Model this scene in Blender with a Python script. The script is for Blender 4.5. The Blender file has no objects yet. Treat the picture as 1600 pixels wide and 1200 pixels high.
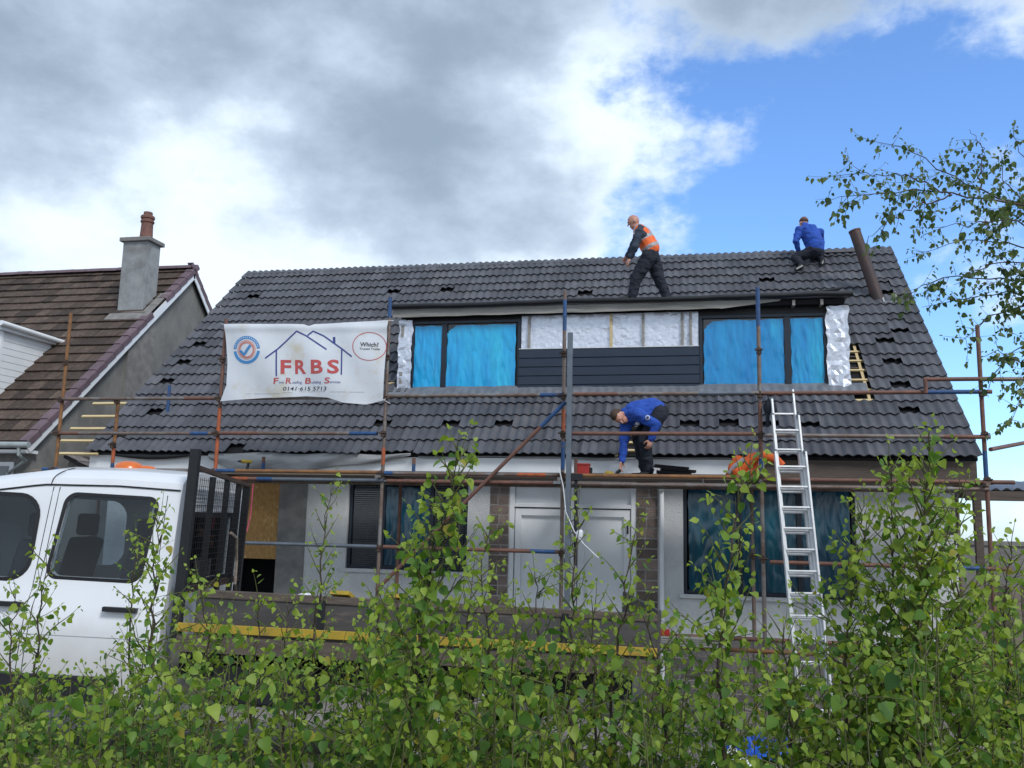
import bpy, bmesh, math, random
import numpy as np
from mathutils import Vector, Matrix, noise as mnoise
R = math.radians
scene = bpy.context.scene
# ------------------------------------------------------------------ camera
EZ = 3.6                                   # eave height (m)
F_PX = 1382.3                              # focal length in pixels of the 1600 px wide photograph
PITCH, ROLL, YAW = R(8.7588), R(1.2768), R(-11.908)
CAM = np.array([10.377, -13.536, EZ - 1.013])
fw = np.array([math.sin(YAW)*math.cos(PITCH), math.cos(YAW)*math.cos(PITCH), math.sin(PITCH)])
rt = np.array([math.cos(YAW), -math.sin(YAW), 0.0]); upv = np.cross(rt, fw)
r2 = math.cos(ROLL)*rt + math.sin(ROLL)*upv; u2 = -math.sin(ROLL)*rt + math.cos(ROLL)*upv
cam_d = bpy.data.cameras.new('camera'); cam = bpy.data.objects.new('camera', cam_d)
scene.collection.objects.link(cam); scene.camera = cam
cam_d.sensor_width = 36.0; cam_d.lens = 36.0*F_PX/1600.0; cam_d.clip_end = 3000; cam_d.clip_start = 0.05
M = Matrix(((r2[0], u2[0], -fw[0], CAM[0]), (r2[1], u2[1], -fw[1], CAM[1]), (r2[2], u2[2], -fw[2], CAM[2]), (0, 0, 0, 1)))
cam.matrix_world = M
# ------------------------------------------------------------------ world: sky with clouds
SUN_DIR = Vector((0.50, -0.50, 0.70)).normalized()
SUN_EL = math.asin(SUN_DIR.z); SUN_AZ = math.atan2(SUN_DIR.x, SUN_DIR.y)
world = bpy.data.worlds.new('World'); scene.world = world; world.use_nodes = True
nt = world.node_tree; nt.nodes.clear()
N = nt.nodes.new; L = nt.links.new
out = N('ShaderNodeOutputWorld'); bg = N('ShaderNodeBackground'); bg.inputs['Strength'].default_value = 1.0
sky = N('ShaderNodeTexSky'); sky.sky_type = 'NISHITA'; sky.sun_disc = False
sky.sun_elevation = SUN_EL; sky.sun_rotation = SUN_AZ; sky.air_density = 1.0; sky.dust_density = 0.6; sky.ozone_density = 2.5
skm = N('ShaderNodeVectorMath'); skm.operation = 'MULTIPLY'; skm.inputs[1].default_value = (0.100, 0.130, 0.165)
L(sky.outputs['Color'], skm.inputs[0])
tc = N('ShaderNodeTexCoord')
def wmath(op, a, b=None, c=None):
    n = N('ShaderNodeMath'); n.operation = op
    for i, v in enumerate((a, b, c)):
        if v is None: continue
        if isinstance(v, (int, float)): n.inputs[i].default_value = v
        else: L(v, n.inputs[i])
    return n.outputs[0]
def wnoise(scale, detail, rough, offs=(0, 0, 0), stretch=(1, 1, 1)):
    mp = N('ShaderNodeMapping'); mp.inputs['Location'].default_value = offs; mp.inputs['Scale'].default_value = stretch
    L(tc.outputs['Generated'], mp.inputs['Vector'])
    t = N('ShaderNodeTexNoise'); t.inputs['Scale'].default_value = scale; t.inputs['Detail'].default_value = detail
    t.inputs['Roughness'].default_value = rough; L(mp.outputs[0], t.inputs['Vector'])
    return t.outputs['Fac']
def wrange(v, a, b, c=0.0, d=1.0, smooth=True):
    n = N('ShaderNodeMapRange'); n.interpolation_type = 'SMOOTHSTEP' if smooth else 'LINEAR'
    n.inputs['From Min'].default_value = a; n.inputs['From Max'].default_value = b
    n.inputs['To Min'].default_value = c; n.inputs['To Max'].default_value = d; L(v, n.inputs['Value']); return n.outputs[0]
def ray(px, py): return r2*(px-800)/F_PX - u2*(py-600)/F_PX + fw
def gapterm(px, py, a0, a1):
    v = ray(px, py); v = v/np.linalg.norm(v)
    dt = N('ShaderNodeVectorMath'); dt.operation = 'DOT_PRODUCT'; dt.inputs[1].default_value = tuple(v); L(tc.outputs['Generated'], dt.inputs[0])
    return wrange(dt.outputs['Value'], math.cos(R(a0)), math.cos(R(a1)), 0.0, 1.0, smooth=False)
gapf = wmath('MAXIMUM', gapterm(1800, 330, 28.5, 11.5), wmath('MULTIPLY', gapterm(1200, 430, 12, 3), 0.75))
dens = wnoise(2.6, 10, 0.60, (1.3, 4.1, 0.6), (1, 1, 1.5))
dens = wmath('ADD', wmath('MULTIPLY_ADD', dens, 1.9, -0.45), wmath('MULTIPLY', wmath('SUBTRACT', 0.5, gapf), 0.46))
cover = wrange(dens, 0.35, 0.57)
shade = wnoise(2.4, 7, 0.52, (7.7, 2.0, 3.3), (1, 1, 2.0))
sepz = N('ShaderNodeSeparateXYZ'); L(tc.outputs['Generated'], sepz.inputs[0])
elev = wmath('MULTIPLY_ADD', wmath('MINIMUM', sepz.outputs['Z'], 0.6), 0.75, -0.31)
thick = wrange(wmath('ADD', wmath('ADD', wmath('MULTIPLY', shade, 1.25), wmath('MULTIPLY', dens, 0.62)), elev), 0.84, 1.36)
cr = N('ShaderNodeValToRGB'); L(thick, cr.inputs[0])
cr.color_ramp.elements[0].position = 0.0; cr.color_ramp.elements[0].color = (0.60, 0.685, 0.78, 1)
cr.color_ramp.elements[1].position = 1.0; cr.color_ramp.elements[1].color = (0.205, 0.265, 0.345, 1)
e = cr.color_ramp.elements.new(0.42); e.color = (0.36, 0.44, 0.54, 1)
mx = N('ShaderNodeMix'); mx.data_type = 'RGBA'
L(cover, mx.inputs['Factor']); L(skm.outputs[0], mx.inputs['A']); L(cr.outputs[0], mx.inputs['B'])
L(mx.outputs['Result'], bg.inputs['Color']); L(bg.outputs[0], out.inputs['Surface'])
# ------------------------------------------------------------------ sun (veiled by thin cloud)
sd = bpy.data.lights.new('sun', 'SUN'); sd.energy = 1.5; sd.angle = R(16); sd.color = (1.0, 0.98, 0.955)
so = bpy.data.objects.new('sun', sd); scene.collection.objects.link(so)
so.rotation_euler = (-SUN_DIR).to_track_quat('-Z', 'Y').to_euler(); so.location = (30, -20, 40)
scene.view_settings.view_transform = 'Standard'; scene.view_settings.look = 'None'
scene.view_settings.exposure = 0.70; scene.view_settings.gamma = 1.0
# ------------------------------------------------------------------ pixel helpers (direction only; distance from the surface touched)
TP = math.tan(R(42.42)); CP = math.cos(R(42.42)); SP = math.sin(R(42.42))
def at(px, py, n, c):
    n = np.array(n, float); d = ray(px, py); return CAM + d*((c - n@CAM)/(n@d))
def aty(px, py, y): return at(px, py, (0, 1, 0), y)
def atz(px, py, z): return at(px, py, (0, 0, 1), z)
def onroof(px, py, off=0.0): return at(px, py, (0, -TP, 1), EZ + off)
def atd(px, py, d): return CAM + ray(px, py)*d
def gz(y):
    return min(max(0.108*(-y - 0.9), 0.0), 0.95)
random.seed(7); rng = np.random.default_rng(11)
col = scene.collection
# ------------------------------------------------------------------ mesh builder
class MB:
    def __init__(s): s.v = []; s.f = []; s.mi = []; s.cur = 0
    def add(s, vs, fs):
        b = len(s.v); s.v += [tuple(map(float, p)) for p in vs]; s.f += [tuple(b+i for i in f) for f in fs]; s.mi += [s.cur]*len(fs); return s
    def box(s, a, b):
        x0, y0, z0 = [min(a[i], b[i]) for i in range(3)]; x1, y1, z1 = [max(a[i], b[i]) for i in range(3)]
        return s.add([(x0,y0,z0),(x1,y0,z0),(x1,y1,z0),(x0,y1,z0),(x0,y0,z1),(x1,y0,z1),(x1,y1,z1),(x0,y1,z1)],
                     [(0,3,2,1),(4,5,6,7),(0,1,5,4),(1,2,6,5),(2,3,7,6),(3,0,4,7)])
    def bar(s, p, q, w, h, ref=(0, 0, 1)):
        p = Vector(p); q = Vector(q); d = (q-p).normalized(); ref = Vector(ref)
        if abs(d.dot(ref)) > 0.97: ref = Vector((0, 1, 0))
        a = d.cross(ref).normalized(); b = a.cross(d).normalized()
        vs = []
        for c in (p, q):
            for sa, sb in ((-1,-1),(1,-1),(1,1),(-1,1)): vs.append(c + a*(sa*w/2) + b*(sb*h/2))
        return s.add(vs, [(0,1,2,3),(7,6,5,4),(0,4,5,1),(1,5,6,2),(2,6,7,3),(3,7,4,0)])
    def tube(s, pts, rad, n=10, cap=True):
        pts = [Vector(p) for p in pts]; k = len(pts)
        if not hasattr(rad, '__len__'): rad = [rad]*k
        vs = []; prev = None
        for i, p in enumerate(pts):
            d = (pts[min(i+1, k-1)] - pts[max(i-1, 0)]).normalized()
            if prev is None:
                ref = Vector((0, 0, 1)) if abs(d.z) < 0.9 else Vector((1, 0, 0)); a = d.cross(ref).normalized()
            else: a = (prev - d*prev.dot(d)).normalized()
            prev = a; b = d.cross(a)
            for j in range(n):
                t = 2*math.pi*j/n; vs.append(p + (a*math.cos(t) + b*math.sin(t))*rad[i])
        fs = []
        for i in range(k-1):
            for j in range(n): fs.append((i*n+j, i*n+(j+1) % n, (i+1)*n+(j+1) % n, (i+1)*n+j))
        if cap: fs += [tuple(range(n-1, -1, -1)), tuple((k-1)*n+j for j in range(n))]
        return s.add(vs, fs)
    def lathe(s, prof, c, n=20):
        vs = []; fs = []
        for r_, z in prof:
            for j in range(n):
                t = 2*math.pi*j/n; vs.append((c[0]+r_*math.cos(t), c[1]+r_*math.sin(t), c[2]+z))
        for i in range(len(prof)-1):
            for j in range(n): fs.append((i*n+j, i*n+(j+1) % n, (i+1)*n+(j+1) % n, (i+1)*n+j))
        fs += [tuple(range(n-1, -1, -1)), tuple((len(prof)-1)*n+j for j in range(n))]
        return s.add(vs, fs)
    def prism(s, poly, d):       # planar polygon (3d points) extruded by vector d
        k = len(poly); d = Vector(d); a = [Vector(p) for p in poly]; vs = a + [p+d for p in a]
        fs = [tuple(range(k)), tuple(range(2*k-1, k-1, -1))] + [(i, i+k, (i+1) % k + k, (i+1) % k) for i in range(k)]
        return s.add(vs, fs)
    def ball(s, c, r, n=10, m=7, jitter=0.0):
        r = r if hasattr(r, '__len__') else (r, r, r); vs = [(c[0], c[1], c[2]-r[2])]; fs = []
        for i in range(1, m):
            ph = -math.pi/2 + math.pi*i/m
            for j in range(n):
                t = 2*math.pi*j/n; k = 1 + (random.uniform(-jitter, jitter) if jitter else 0)
                vs.append((c[0]+r[0]*k*math.cos(ph)*math.cos(t), c[1]+r[1]*k*math.cos(ph)*math.sin(t), c[2]+r[2]*k*math.sin(ph)))
        vs.append((c[0], c[1], c[2]+r[2])); top = len(vs)-1
        for j in range(n): fs.append((0, 1+(j+1) % n, 1+j)); fs.append((top, 1+(m-2)*n+j, 1+(m-2)*n+(j+1) % n))
        for i in range(m-2):
            for j in range(n): fs.append((1+i*n+j, 1+i*n+(j+1) % n, 1+(i+1)*n+(j+1) % n, 1+(i+1)*n+j))
        return s.add(vs, fs)
    def tri(s):                  # split quads along alternating diagonals: creased sheets
        f = []
        for i, q in enumerate(s.f):
            f += [(q[0], q[1], q[2]), (q[0], q[2], q[3])] if (i*7919 >> 3) & 1 else [(q[0], q[1], q[3]), (q[1], q[2], q[3])]
        s.f = f; s.mi = [0]*len(f); return s
    def mesh(s, name, mats, smooth=False, fix=True):
        me = bpy.data.meshes.new(name); me.from_pydata(s.v, [], s.f)
        for m in (mats if isinstance(mats, (list, tuple)) else [mats]): me.materials.append(m)
        if len(me.materials) > 1: me.polygons.foreach_set('material_index', s.mi)
        if fix:
            bm = bmesh.new(); bm.from_mesh(me); bmesh.ops.recalc_face_normals(bm, faces=bm.faces); bm.to_mesh(me); bm.free()
        if smooth:
            me.polygons.foreach_set('use_smooth', [True]*len(me.polygons))
            if smooth != 'all': me.set_sharp_from_angle(angle=R(38))
        me.update(); return me
    def build(s, name, mats, parent=None, smooth=False, bevel=0.0, fix=True):
        o = bpy.data.objects.new(name, s.mesh(name, mats, smooth, fix)); col.objects.link(o)
        if parent is not None: put(o, parent)
        if bevel:
            b = o.modifiers.new('bevel', 'BEVEL'); b.width = bevel; b.segments = 2; b.limit_method = 'ANGLE'
        return o
def put(o, parent):              # meshes are in world coordinates: cancel an Empty's own offset
    o.parent = parent
    if parent.type == 'EMPTY': o.location = -Vector(parent.location)
    return o
def tag(o, label, cat, group=None, kind=None):
    if label: o['label'] = label
    if cat: o['category'] = cat
    if group: o['group'] = group
    if kind: o['kind'] = kind
    return o
def thing(name, label, cat, loc=(0, 0, 0), group=None):
    o = bpy.data.objects.new(name, None); col.objects.link(o); o.location = loc; o.empty_display_size = 0.2
    return tag(o, label, cat, group)
def struct(o): o['kind'] = 'structure'; return o
def fast_mesh(name, V, Fq, mats, mi=None, rnd=None, smooth=False):
    V = np.asarray(V, np.float32); Fq = np.asarray(Fq, np.int32); k = Fq.shape[1]
    me = bpy.data.meshes.new(name); me.vertices.add(len(V)); me.vertices.foreach_set('co', V.ravel())
    me.loops.add(Fq.size); me.loops.foreach_set('vertex_index', Fq.ravel())
    me.polygons.add(len(Fq)); me.polygons.foreach_set('loop_start', np.arange(0, Fq.size, k, dtype=np.int32))
    for m in mats: me.materials.append(m)
    if mi is not None: me.polygons.foreach_set('material_index', np.asarray(mi, np.int32))
    if smooth: me.polygons.foreach_set('use_smooth', np.ones(len(Fq), bool))
    if rnd is not None:
        a = me.attributes.new('rnd', 'FLOAT', 'POINT'); a.data.foreach_set('value', np.asarray(rnd, np.float32))
    me.update(calc_edges=True); me.validate(); return me
# ------------------------------------------------------------------ materials
def mat(name, c1, c2=None, scale=6.0, rough=0.6, metal=0.0, bump=0.0, bscale=None, detail=6, spec=0.4, contrast=(0.35, 0.65),
        stretch=(1, 1, 1), c3=None, s3=1.2, f3=(0.55, 0.7), rnd=0.0, coat=0.0, rvar=0.0):
    m = bpy.data.materials.new(name); m.use_nodes = True; t = m.node_tree; b = t.nodes['Principled BSDF']
    b.inputs['Roughness'].default_value = rough; b.inputs['Metallic'].default_value = metal
    b.inputs['Specular IOR Level'].default_value = spec; b.inputs['Coat Weight'].default_value = coat
    geo = t.nodes.new('ShaderNodeNewGeometry'); mp = t.nodes.new('ShaderNodeMapping'); mp.inputs['Scale'].default_value = stretch
    t.links.new(geo.outputs['Position'], mp.inputs['Vector'])
    def noi(sc, det=detail, ro=0.6):
        n = t.nodes.new('ShaderNodeTexNoise'); n.inputs['Scale'].default_value = sc; n.inputs['Detail'].default_value = det
        n.inputs['Roughness'].default_value = ro; t.links.new(mp.outputs[0], n.inputs['Vector']); return n.outputs['Fac']
    def rng_(v, a, bb):
        n = t.nodes.new('ShaderNodeMapRange'); n.inputs['From Min'].default_value = a; n.inputs['From Max'].default_value = bb
        t.links.new(v, n.inputs['Value']); return n.outputs[0]
    def mix(fac, A, B):
        n = t.nodes.new('ShaderNodeMix'); n.data_type = 'RGBA'
        for k, v in (('Factor', fac), ('A', A), ('B', B)):
            if isinstance(v, tuple): n.inputs[k].default_value = (*v, 1)
            elif isinstance(v, float): n.inputs[k].default_value = v
            else: t.links.new(v, n.inputs[k])
        return n.outputs['Result']
    c2 = c2 or tuple(x*0.75 for x in c1)
    cur = mix(rng_(noi(scale), *contrast), tuple(c1), tuple(c2))
    if c3: cur = mix(rng_(noi(s3, 8, 0.7), *f3), cur, tuple(c3))
    if rnd:
        at_ = t.nodes.new('ShaderNodeAttribute'); at_.attribute_name = 'rnd'; oi = t.nodes.new('ShaderNodeObjectInfo')
        ad = t.nodes.new('ShaderNodeMath'); ad.operation = 'ADD'; t.links.new(at_.outputs['Fac'], ad.inputs[0]); t.links.new(oi.outputs['Random'], ad.inputs[1])
        fr = t.nodes.new('ShaderNodeMath'); fr.operation = 'FRACT'; t.links.new(ad.outputs[0], fr.inputs[0])
        mr = t.nodes.new('ShaderNodeMapRange'); mr.inputs['To Min'].default_value = 1-rnd; mr.inputs['To Max'].default_value = 1+rnd
        t.links.new(fr.outputs[0], mr.inputs['Value'])
        vm = t.nodes.new('ShaderNodeVectorMath'); vm.operation = 'SCALE'; t.links.new(cur, vm.inputs[0]); t.links.new(mr.outputs[0], vm.inputs['Scale']); cur = vm.outputs[0]
    t.links.new(cur, b.inputs['Base Color'])
    if rvar:
        mr = t.nodes.new('ShaderNodeMapRange'); mr.inputs['To Min'].default_value = rough-rvar; mr.inputs['To Max'].default_value = rough+rvar
        t.links.new(noi(scale*1.7), mr.inputs['Value']); t.links.new(mr.outputs[0], b.inputs['Roughness'])
    if bump:
        bn = t.nodes.new('ShaderNodeBump'); bn.inputs['Strength'].default_value = bump; bn.inputs['Distance'].default_value = 0.02
        t.links.new(noi(bscale or scale*4), bn.inputs['Height']); t.links.new(bn.outputs[0], b.inputs['Normal'])
    return m
def dirty(m, zlo, zhi, colr):     # road dirt on the lower panels, broken up by noise
    t = m.node_tree; b = t.nodes['Principled BSDF']; src = b.inputs['Base Color'].links[0].from_socket
    tcx = t.nodes.new('ShaderNodeTexCoord'); sx = t.nodes.new('ShaderNodeSeparateXYZ'); t.links.new(tcx.outputs['Object'], sx.inputs[0])
    n = t.nodes.new('ShaderNodeTexNoise'); n.inputs['Scale'].default_value = 3.5; n.inputs['Detail'].default_value = 8; t.links.new(tcx.outputs['Object'], n.inputs['Vector'])
    ad = t.nodes.new('ShaderNodeMath'); ad.operation = 'MULTIPLY_ADD'; ad.inputs[1].default_value = 0.5; t.links.new(n.outputs['Fac'], ad.inputs[0]); t.links.new(sx.outputs['Z'], ad.inputs[2])
    mr = t.nodes.new('ShaderNodeMapRange'); mr.inputs['From Min'].default_value = zhi; mr.inputs['From Max'].default_value = zlo; mr.inputs['To Max'].default_value = 0.75; t.links.new(ad.outputs[0], mr.inputs['Value'])
    mx_ = t.nodes.new('ShaderNodeMix'); mx_.data_type = 'RGBA'; mx_.inputs['B'].default_value = (*colr, 1); t.links.new(mr.outputs[0], mx_.inputs['Factor']); t.links.new(src, mx_.inputs['A']); t.links.new(mx_.outputs['Result'], b.inputs['Base Color'])
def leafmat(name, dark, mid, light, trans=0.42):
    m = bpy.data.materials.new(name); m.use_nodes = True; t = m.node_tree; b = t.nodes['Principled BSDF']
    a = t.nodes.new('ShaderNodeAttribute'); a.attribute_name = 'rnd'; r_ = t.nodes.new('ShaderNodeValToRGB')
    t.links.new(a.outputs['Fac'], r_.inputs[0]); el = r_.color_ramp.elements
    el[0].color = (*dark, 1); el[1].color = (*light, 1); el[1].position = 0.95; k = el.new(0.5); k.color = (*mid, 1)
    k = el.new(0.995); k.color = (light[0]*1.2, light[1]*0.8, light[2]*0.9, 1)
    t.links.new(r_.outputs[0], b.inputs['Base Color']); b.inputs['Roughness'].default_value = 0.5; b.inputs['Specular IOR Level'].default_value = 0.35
    tr = t.nodes.new('ShaderNodeBsdfTranslucent'); vm = t.nodes.new('ShaderNodeVectorMath'); vm.operation = 'MULTIPLY'; vm.inputs[1].default_value = (1.5, 1.45, 0.7)
    t.links.new(r_.outputs[0], vm.inputs[0]); t.links.new(vm.outputs[0], tr.inputs['Color'])
    ms = t.nodes.new('ShaderNodeMixShader'); ms.inputs[0].default_value = trans
    t.links.new(b.outputs[0], ms.inputs[1]); t.links.new(tr.outputs[0], ms.inputs[2]); t.links.new(ms.outputs[0], t.nodes['Material Output'].inputs['Surface'])
    return m
K = {}
K['tile'] = mat('dark_roof_tile', (0.082, 0.084, 0.098), (0.063, 0.065, 0.077), 5, 0.5, rnd=0.24, bump=0.15, bscale=120, c3=(0.125, 0.122, 0.125), s3=0.9, f3=(0.52, 0.85), spec=0.4)
K['under'] = mat('roof_underlay', (0.012, 0.012, 0.015), (0.007, 0.007, 0.009), 8, 0.9)
K['btile'] = mat('brown_roof_tile', (0.082, 0.055, 0.043), (0.050, 0.036, 0.029), 9, 0.85, rnd=0.42, bump=0.4, bscale=60, c3=(0.14, 0.125, 0.085), s3=11, f3=(0.54, 0.72))
K['verge'] = mat('purple_verge_tile', (0.15, 0.105, 0.125), (0.115, 0.08, 0.095), 6, 0.75, rnd=0.14, bump=0.2)
K['white'] = mat('white_upvc', (0.74, 0.76, 0.78), (0.68, 0.70, 0.72), 2, 0.35)
K['render'] = mat('white_roughcast', (0.66, 0.67, 0.67), (0.58, 0.59, 0.60), 3, 0.9, bump=0.9, bscale=70, c3=(0.42, 0.42, 0.41), s3=1.3, f3=(0.5, 0.85))
K['grcast'] = mat('grey_roughcast', (0.23, 0.225, 0.21), (0.16, 0.158, 0.15), 2.2, 0.95, bump=0.9, bscale=55, c3=(0.11, 0.11, 0.105), s3=0.9, f3=(0.5, 0.75), stretch=(1, 1, 0.5))
K['chim'] = mat('chimney_roughcast', (0.33, 0.345, 0.35), (0.25, 0.262, 0.27), 5, 0.95, bump=0.9, bscale=60, c3=(0.14, 0.14, 0.135), s3=1.6, f3=(0.5, 0.75))
K['conc'] = mat('weathered_concrete', (0.24, 0.23, 0.22), (0.16, 0.155, 0.15), 5, 0.9, bump=0.5, bscale=40)
K['stone'] = mat('brown_stone', (0.23, 0.175, 0.15), (0.15, 0.12, 0.108), 8, 0.9, bump=0.8, bscale=45, rnd=0.38)
K['gstone'] = mat('grey_block', (0.19, 0.17, 0.165), (0.13, 0.118, 0.115), 7, 0.92, bump=0.8, bscale=40, rnd=0.25)
K['mortar'] = mat('mortar', (0.42, 0.40, 0.38), (0.33, 0.31, 0.30), 12, 0.95)
K['tube'] = mat('rusty_scaffold_tube', (0.20, 0.155, 0.135), (0.14, 0.095, 0.075), 5, 0.5, 0.35, c3=(0.22, 0.21, 0.205), s3=3.0, f3=(0.5, 0.62), bump=0.3, bscale=60, stretch=(1, 1, 1))
K['rust'] = mat('red_rust_tube', (0.20, 0.095, 0.068), (0.125, 0.066, 0.052), 9, 0.6, 0.15, bump=0.3, bscale=60)
K['orust'] = mat('orange_paint_tube', (0.42, 0.10, 0.035), (0.24, 0.075, 0.035), 12, 0.6, 0.0)
K['ochre'] = mat('ochre_rust_tube', (0.27, 0.13, 0.05), (0.16, 0.08, 0.04), 9, 0.7, 0.1)
K['bluep'] = mat('blue_paint', (0.025, 0.085, 0.23), (0.02, 0.055, 0.14), 14, 0.5, c3=(0.13, 0.10, 0.09), s3=9, f3=(0.6, 0.7))
K['galv'] = mat('galvanised_steel', (0.17, 0.195, 0.23), (0.13, 0.15, 0.175), 6, 0.45, 0.5)
K['coupler'] = mat('rusty_coupler', (0.10, 0.062, 0.045), (0.055, 0.04, 0.035), 14, 0.7, 0.3, bump=0.5)
K['board'] = mat('scaffold_board', (0.24, 0.20, 0.165), (0.15, 0.125, 0.105), 4, 0.85, stretch=(0.25, 6, 6), bump=0.4)
K['pine'] = mat('fresh_pine', (0.62, 0.50, 0.28), (0.52, 0.39, 0.20), 4, 0.7, stretch=(0.4, 8, 8))
K['oldwood'] = mat('weathered_wood', (0.33, 0.32, 0.295), (0.22, 0.21, 0.195), 4, 0.85, stretch=(0.3, 5, 7), bump=0.4, c3=(0.42, 0.34, 0.22), s3=1.1, f3=(0.6, 0.7))
K['darkwood'] = mat('dark_stained_wood', (0.12, 0.095, 0.08), (0.075, 0.06, 0.05), 4, 0.85, stretch=(0.4, 5, 5), bump=0.4)
K['osb'] = mat('osb_board', (0.46, 0.27, 0.09), (0.29, 0.155, 0.05), 26, 0.75, stretch=(1, 1, 0.45), contrast=(0.3, 0.7), c3=(0.55, 0.37, 0.16), s3=18, f3=(0.56, 0.64), bump=0.2)
K['anth'] = mat('anthracite_frame', (0.016, 0.024, 0.038), (0.014, 0.020, 0.032), 3, 0.4)
K['clad'] = mat('anthracite_cladding', (0.020, 0.032, 0.056), (0.017, 0.027, 0.048), 3, 0.35)
K['foil'] = mat('silver_foil', (0.72, 0.75, 0.83), (0.60, 0.63, 0.71), 14, 0.36, 0.5, bump=0.3, bscale=22)
K['lead'] = mat('lead_flashing', (0.20, 0.215, 0.24), (0.14, 0.15, 0.17), 5, 0.5, 0.3, bump=0.5, bscale=12)
K['black'] = mat('black_plastic', (0.014, 0.015, 0.018), (0.010, 0.011, 0.013), 6, 0.5)
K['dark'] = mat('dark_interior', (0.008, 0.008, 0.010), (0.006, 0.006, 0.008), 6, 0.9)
K['alu'] = mat('aluminium', (0.72, 0.73, 0.74), (0.58, 0.59, 0.60), 9, 0.45, 0.25)
K['blind'] = mat('blind_slats', (0.05, 0.054, 0.06), (0.035, 0.038, 0.043), 9, 0.6)
K['vanw'] = mat('van_white_paint', (0.72, 0.74, 0.77), (0.69, 0.71, 0.74), 1.2, 0.28, coat=0.4, c3=(0.60, 0.60, 0.59), s3=2.6, f3=(0.6, 0.85))
dirty(K['vanw'], 0.75, 1.35, (0.40, 0.38, 0.34))
K['sidebd'] = mat('grey_dropside', (0.075, 0.07, 0.068), (0.045, 0.042, 0.042), 3, 0.6, c3=(0.14, 0.11, 0.09), s3=4, f3=(0.56, 0.7), stretch=(0.5, 1, 2))
K['glass'] = mat('dark_glass', (0.016, 0.022, 0.030), (0.012, 0.016, 0.022), 2, 0.06, spec=0.7)
K['glassg'] = mat('grey_glass', (0.10, 0.115, 0.125), (0.07, 0.08, 0.09), 1.5, 0.1, spec=0.7)
K['vinyl'] = mat('banner_vinyl', (0.66, 0.69, 0.73), (0.60, 0.63, 0.68), 3, 0.55, c3=(0.56, 0.50, 0.34), s3=1.5, f3=(0.55, 0.74))
K['navy'] = mat('navy_print', (0.045, 0.065, 0.25), (0.05, 0.07, 0.23), 9, 0.6)
K['redp'] = mat('red_print', (0.52, 0.085, 0.085), (0.46, 0.09, 0.085), 9, 0.6)
K['bluel'] = mat('blue_print', (0.06, 0.25, 0.55), (0.06, 0.23, 0.50), 9, 0.6)
K['blackp'] = mat('black_print', (0.03, 0.03, 0.04), None, 9, 0.6)
K['salmon'] = mat('salmon_print', (0.62, 0.25, 0.21), None, 9, 0.6)
K['membr'] = mat('grey_membrane', (0.33, 0.34, 0.35), (0.22, 0.23, 0.24), 5, 0.6, stretch=(0.6, 1, 3), contrast=(0.3, 0.7))
K['gravel'] = None
K['skin'] = mat('skin', (0.50, 0.27, 0.20), (0.44, 0.21, 0.155), 18, 0.5)
K['hairb'] = mat('brown_hair', (0.075, 0.045, 0.028), (0.045, 0.028, 0.018), 60, 0.7)
K['sweat'] = mat('blue_sweatshirt', (0.022, 0.085, 0.43), (0.016, 0.06, 0.31), 7, 0.85)
K['trous'] = mat('navy_trousers', (0.012, 0.016, 0.028), (0.009, 0.012, 0.02), 7, 0.85)
K['fleece'] = mat('charcoal_top', (0.035, 0.05, 0.075), (0.026, 0.036, 0.055), 7, 0.9)
K['hivis'] = mat('orange_hivis', (0.85, 0.16, 0.035), (0.72, 0.12, 0.03), 7, 0.7)
K['reflec'] = mat('grey_reflective_tape', (0.36, 0.34, 0.36), (0.30, 0.28, 0.31), 12, 0.4)
K['boot'] = mat('dark_boot', (0.02, 0.019, 0.018), None, 10, 0.7)
K['sole'] = mat('pale_sole', (0.34, 0.34, 0.33), None, 10, 0.7)
K['terra'] = mat('terracotta', (0.20, 0.095, 0.075), (0.125, 0.072, 0.062), 9, 0.85, bump=0.3)
K['rustpipe'] = mat('rusty_flue', (0.075, 0.05, 0.048), (0.045, 0.036, 0.038), 5, 0.6, 0.2, c3=(0.15, 0.07, 0.05), s3=2.5, f3=(0.52, 0.7))
K['gutter'] = mat('grey_gutter', (0.34, 0.38, 0.38), (0.27, 0.30, 0.30), 4, 0.5, bump=0.2)
K['amber'] = mat('amber_lens', (0.62, 0.14, 0.02), (0.5, 0.11, 0.02), 9, 0.25, spec=0.6)
K['yellow'] = mat('yellow_paint', (0.42, 0.29, 0.025), (0.30, 0.21, 0.03), 6, 0.6, c3=(0.16, 0.11, 0.05), s3=5, f3=(0.58, 0.68))
K['red'] = mat('red_plastic', (0.40, 0.03, 0.025), None, 6, 0.45)
K['tyre'] = mat('tyre', (0.018, 0.018, 0.019), None, 10, 0.85)
K['bag'] = mat('white_woven_bag', (0.70, 0.72, 0.74), (0.58, 0.60, 0.63), 8, 0.7)
K['btarp'] = mat('blue_tarpaulin', (0.01, 0.11, 0.55), (0.008, 0.07, 0.40), 5, 0.4)
K['bark'] = mat('birch_bark', (0.085, 0.06, 0.05), (0.05, 0.036, 0.032), 20, 0.85)
K['twig'] = mat('green_twig', (0.11, 0.12, 0.04), (0.07, 0.07, 0.03), 20, 0.8)
K['pink'] = mat('pink_rope', (0.55, 0.08, 0.16), None, 9, 0.7)
K['leafA'] = leafmat('birch_leaf', (0.030, 0.085, 0.018), (0.098, 0.205, 0.030), (0.265, 0.355, 0.052))
K['leafB'] = leafmat('shaded_leaf', (0.022, 0.068, 0.018), (0.058, 0.142, 0.028), (0.185, 0.28, 0.045))
K['leafC'] = leafmat('branch_leaf', (0.034, 0.070, 0.026), (0.068, 0.118, 0.040), (0.14, 0.185, 0.055), 0.35)
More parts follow.
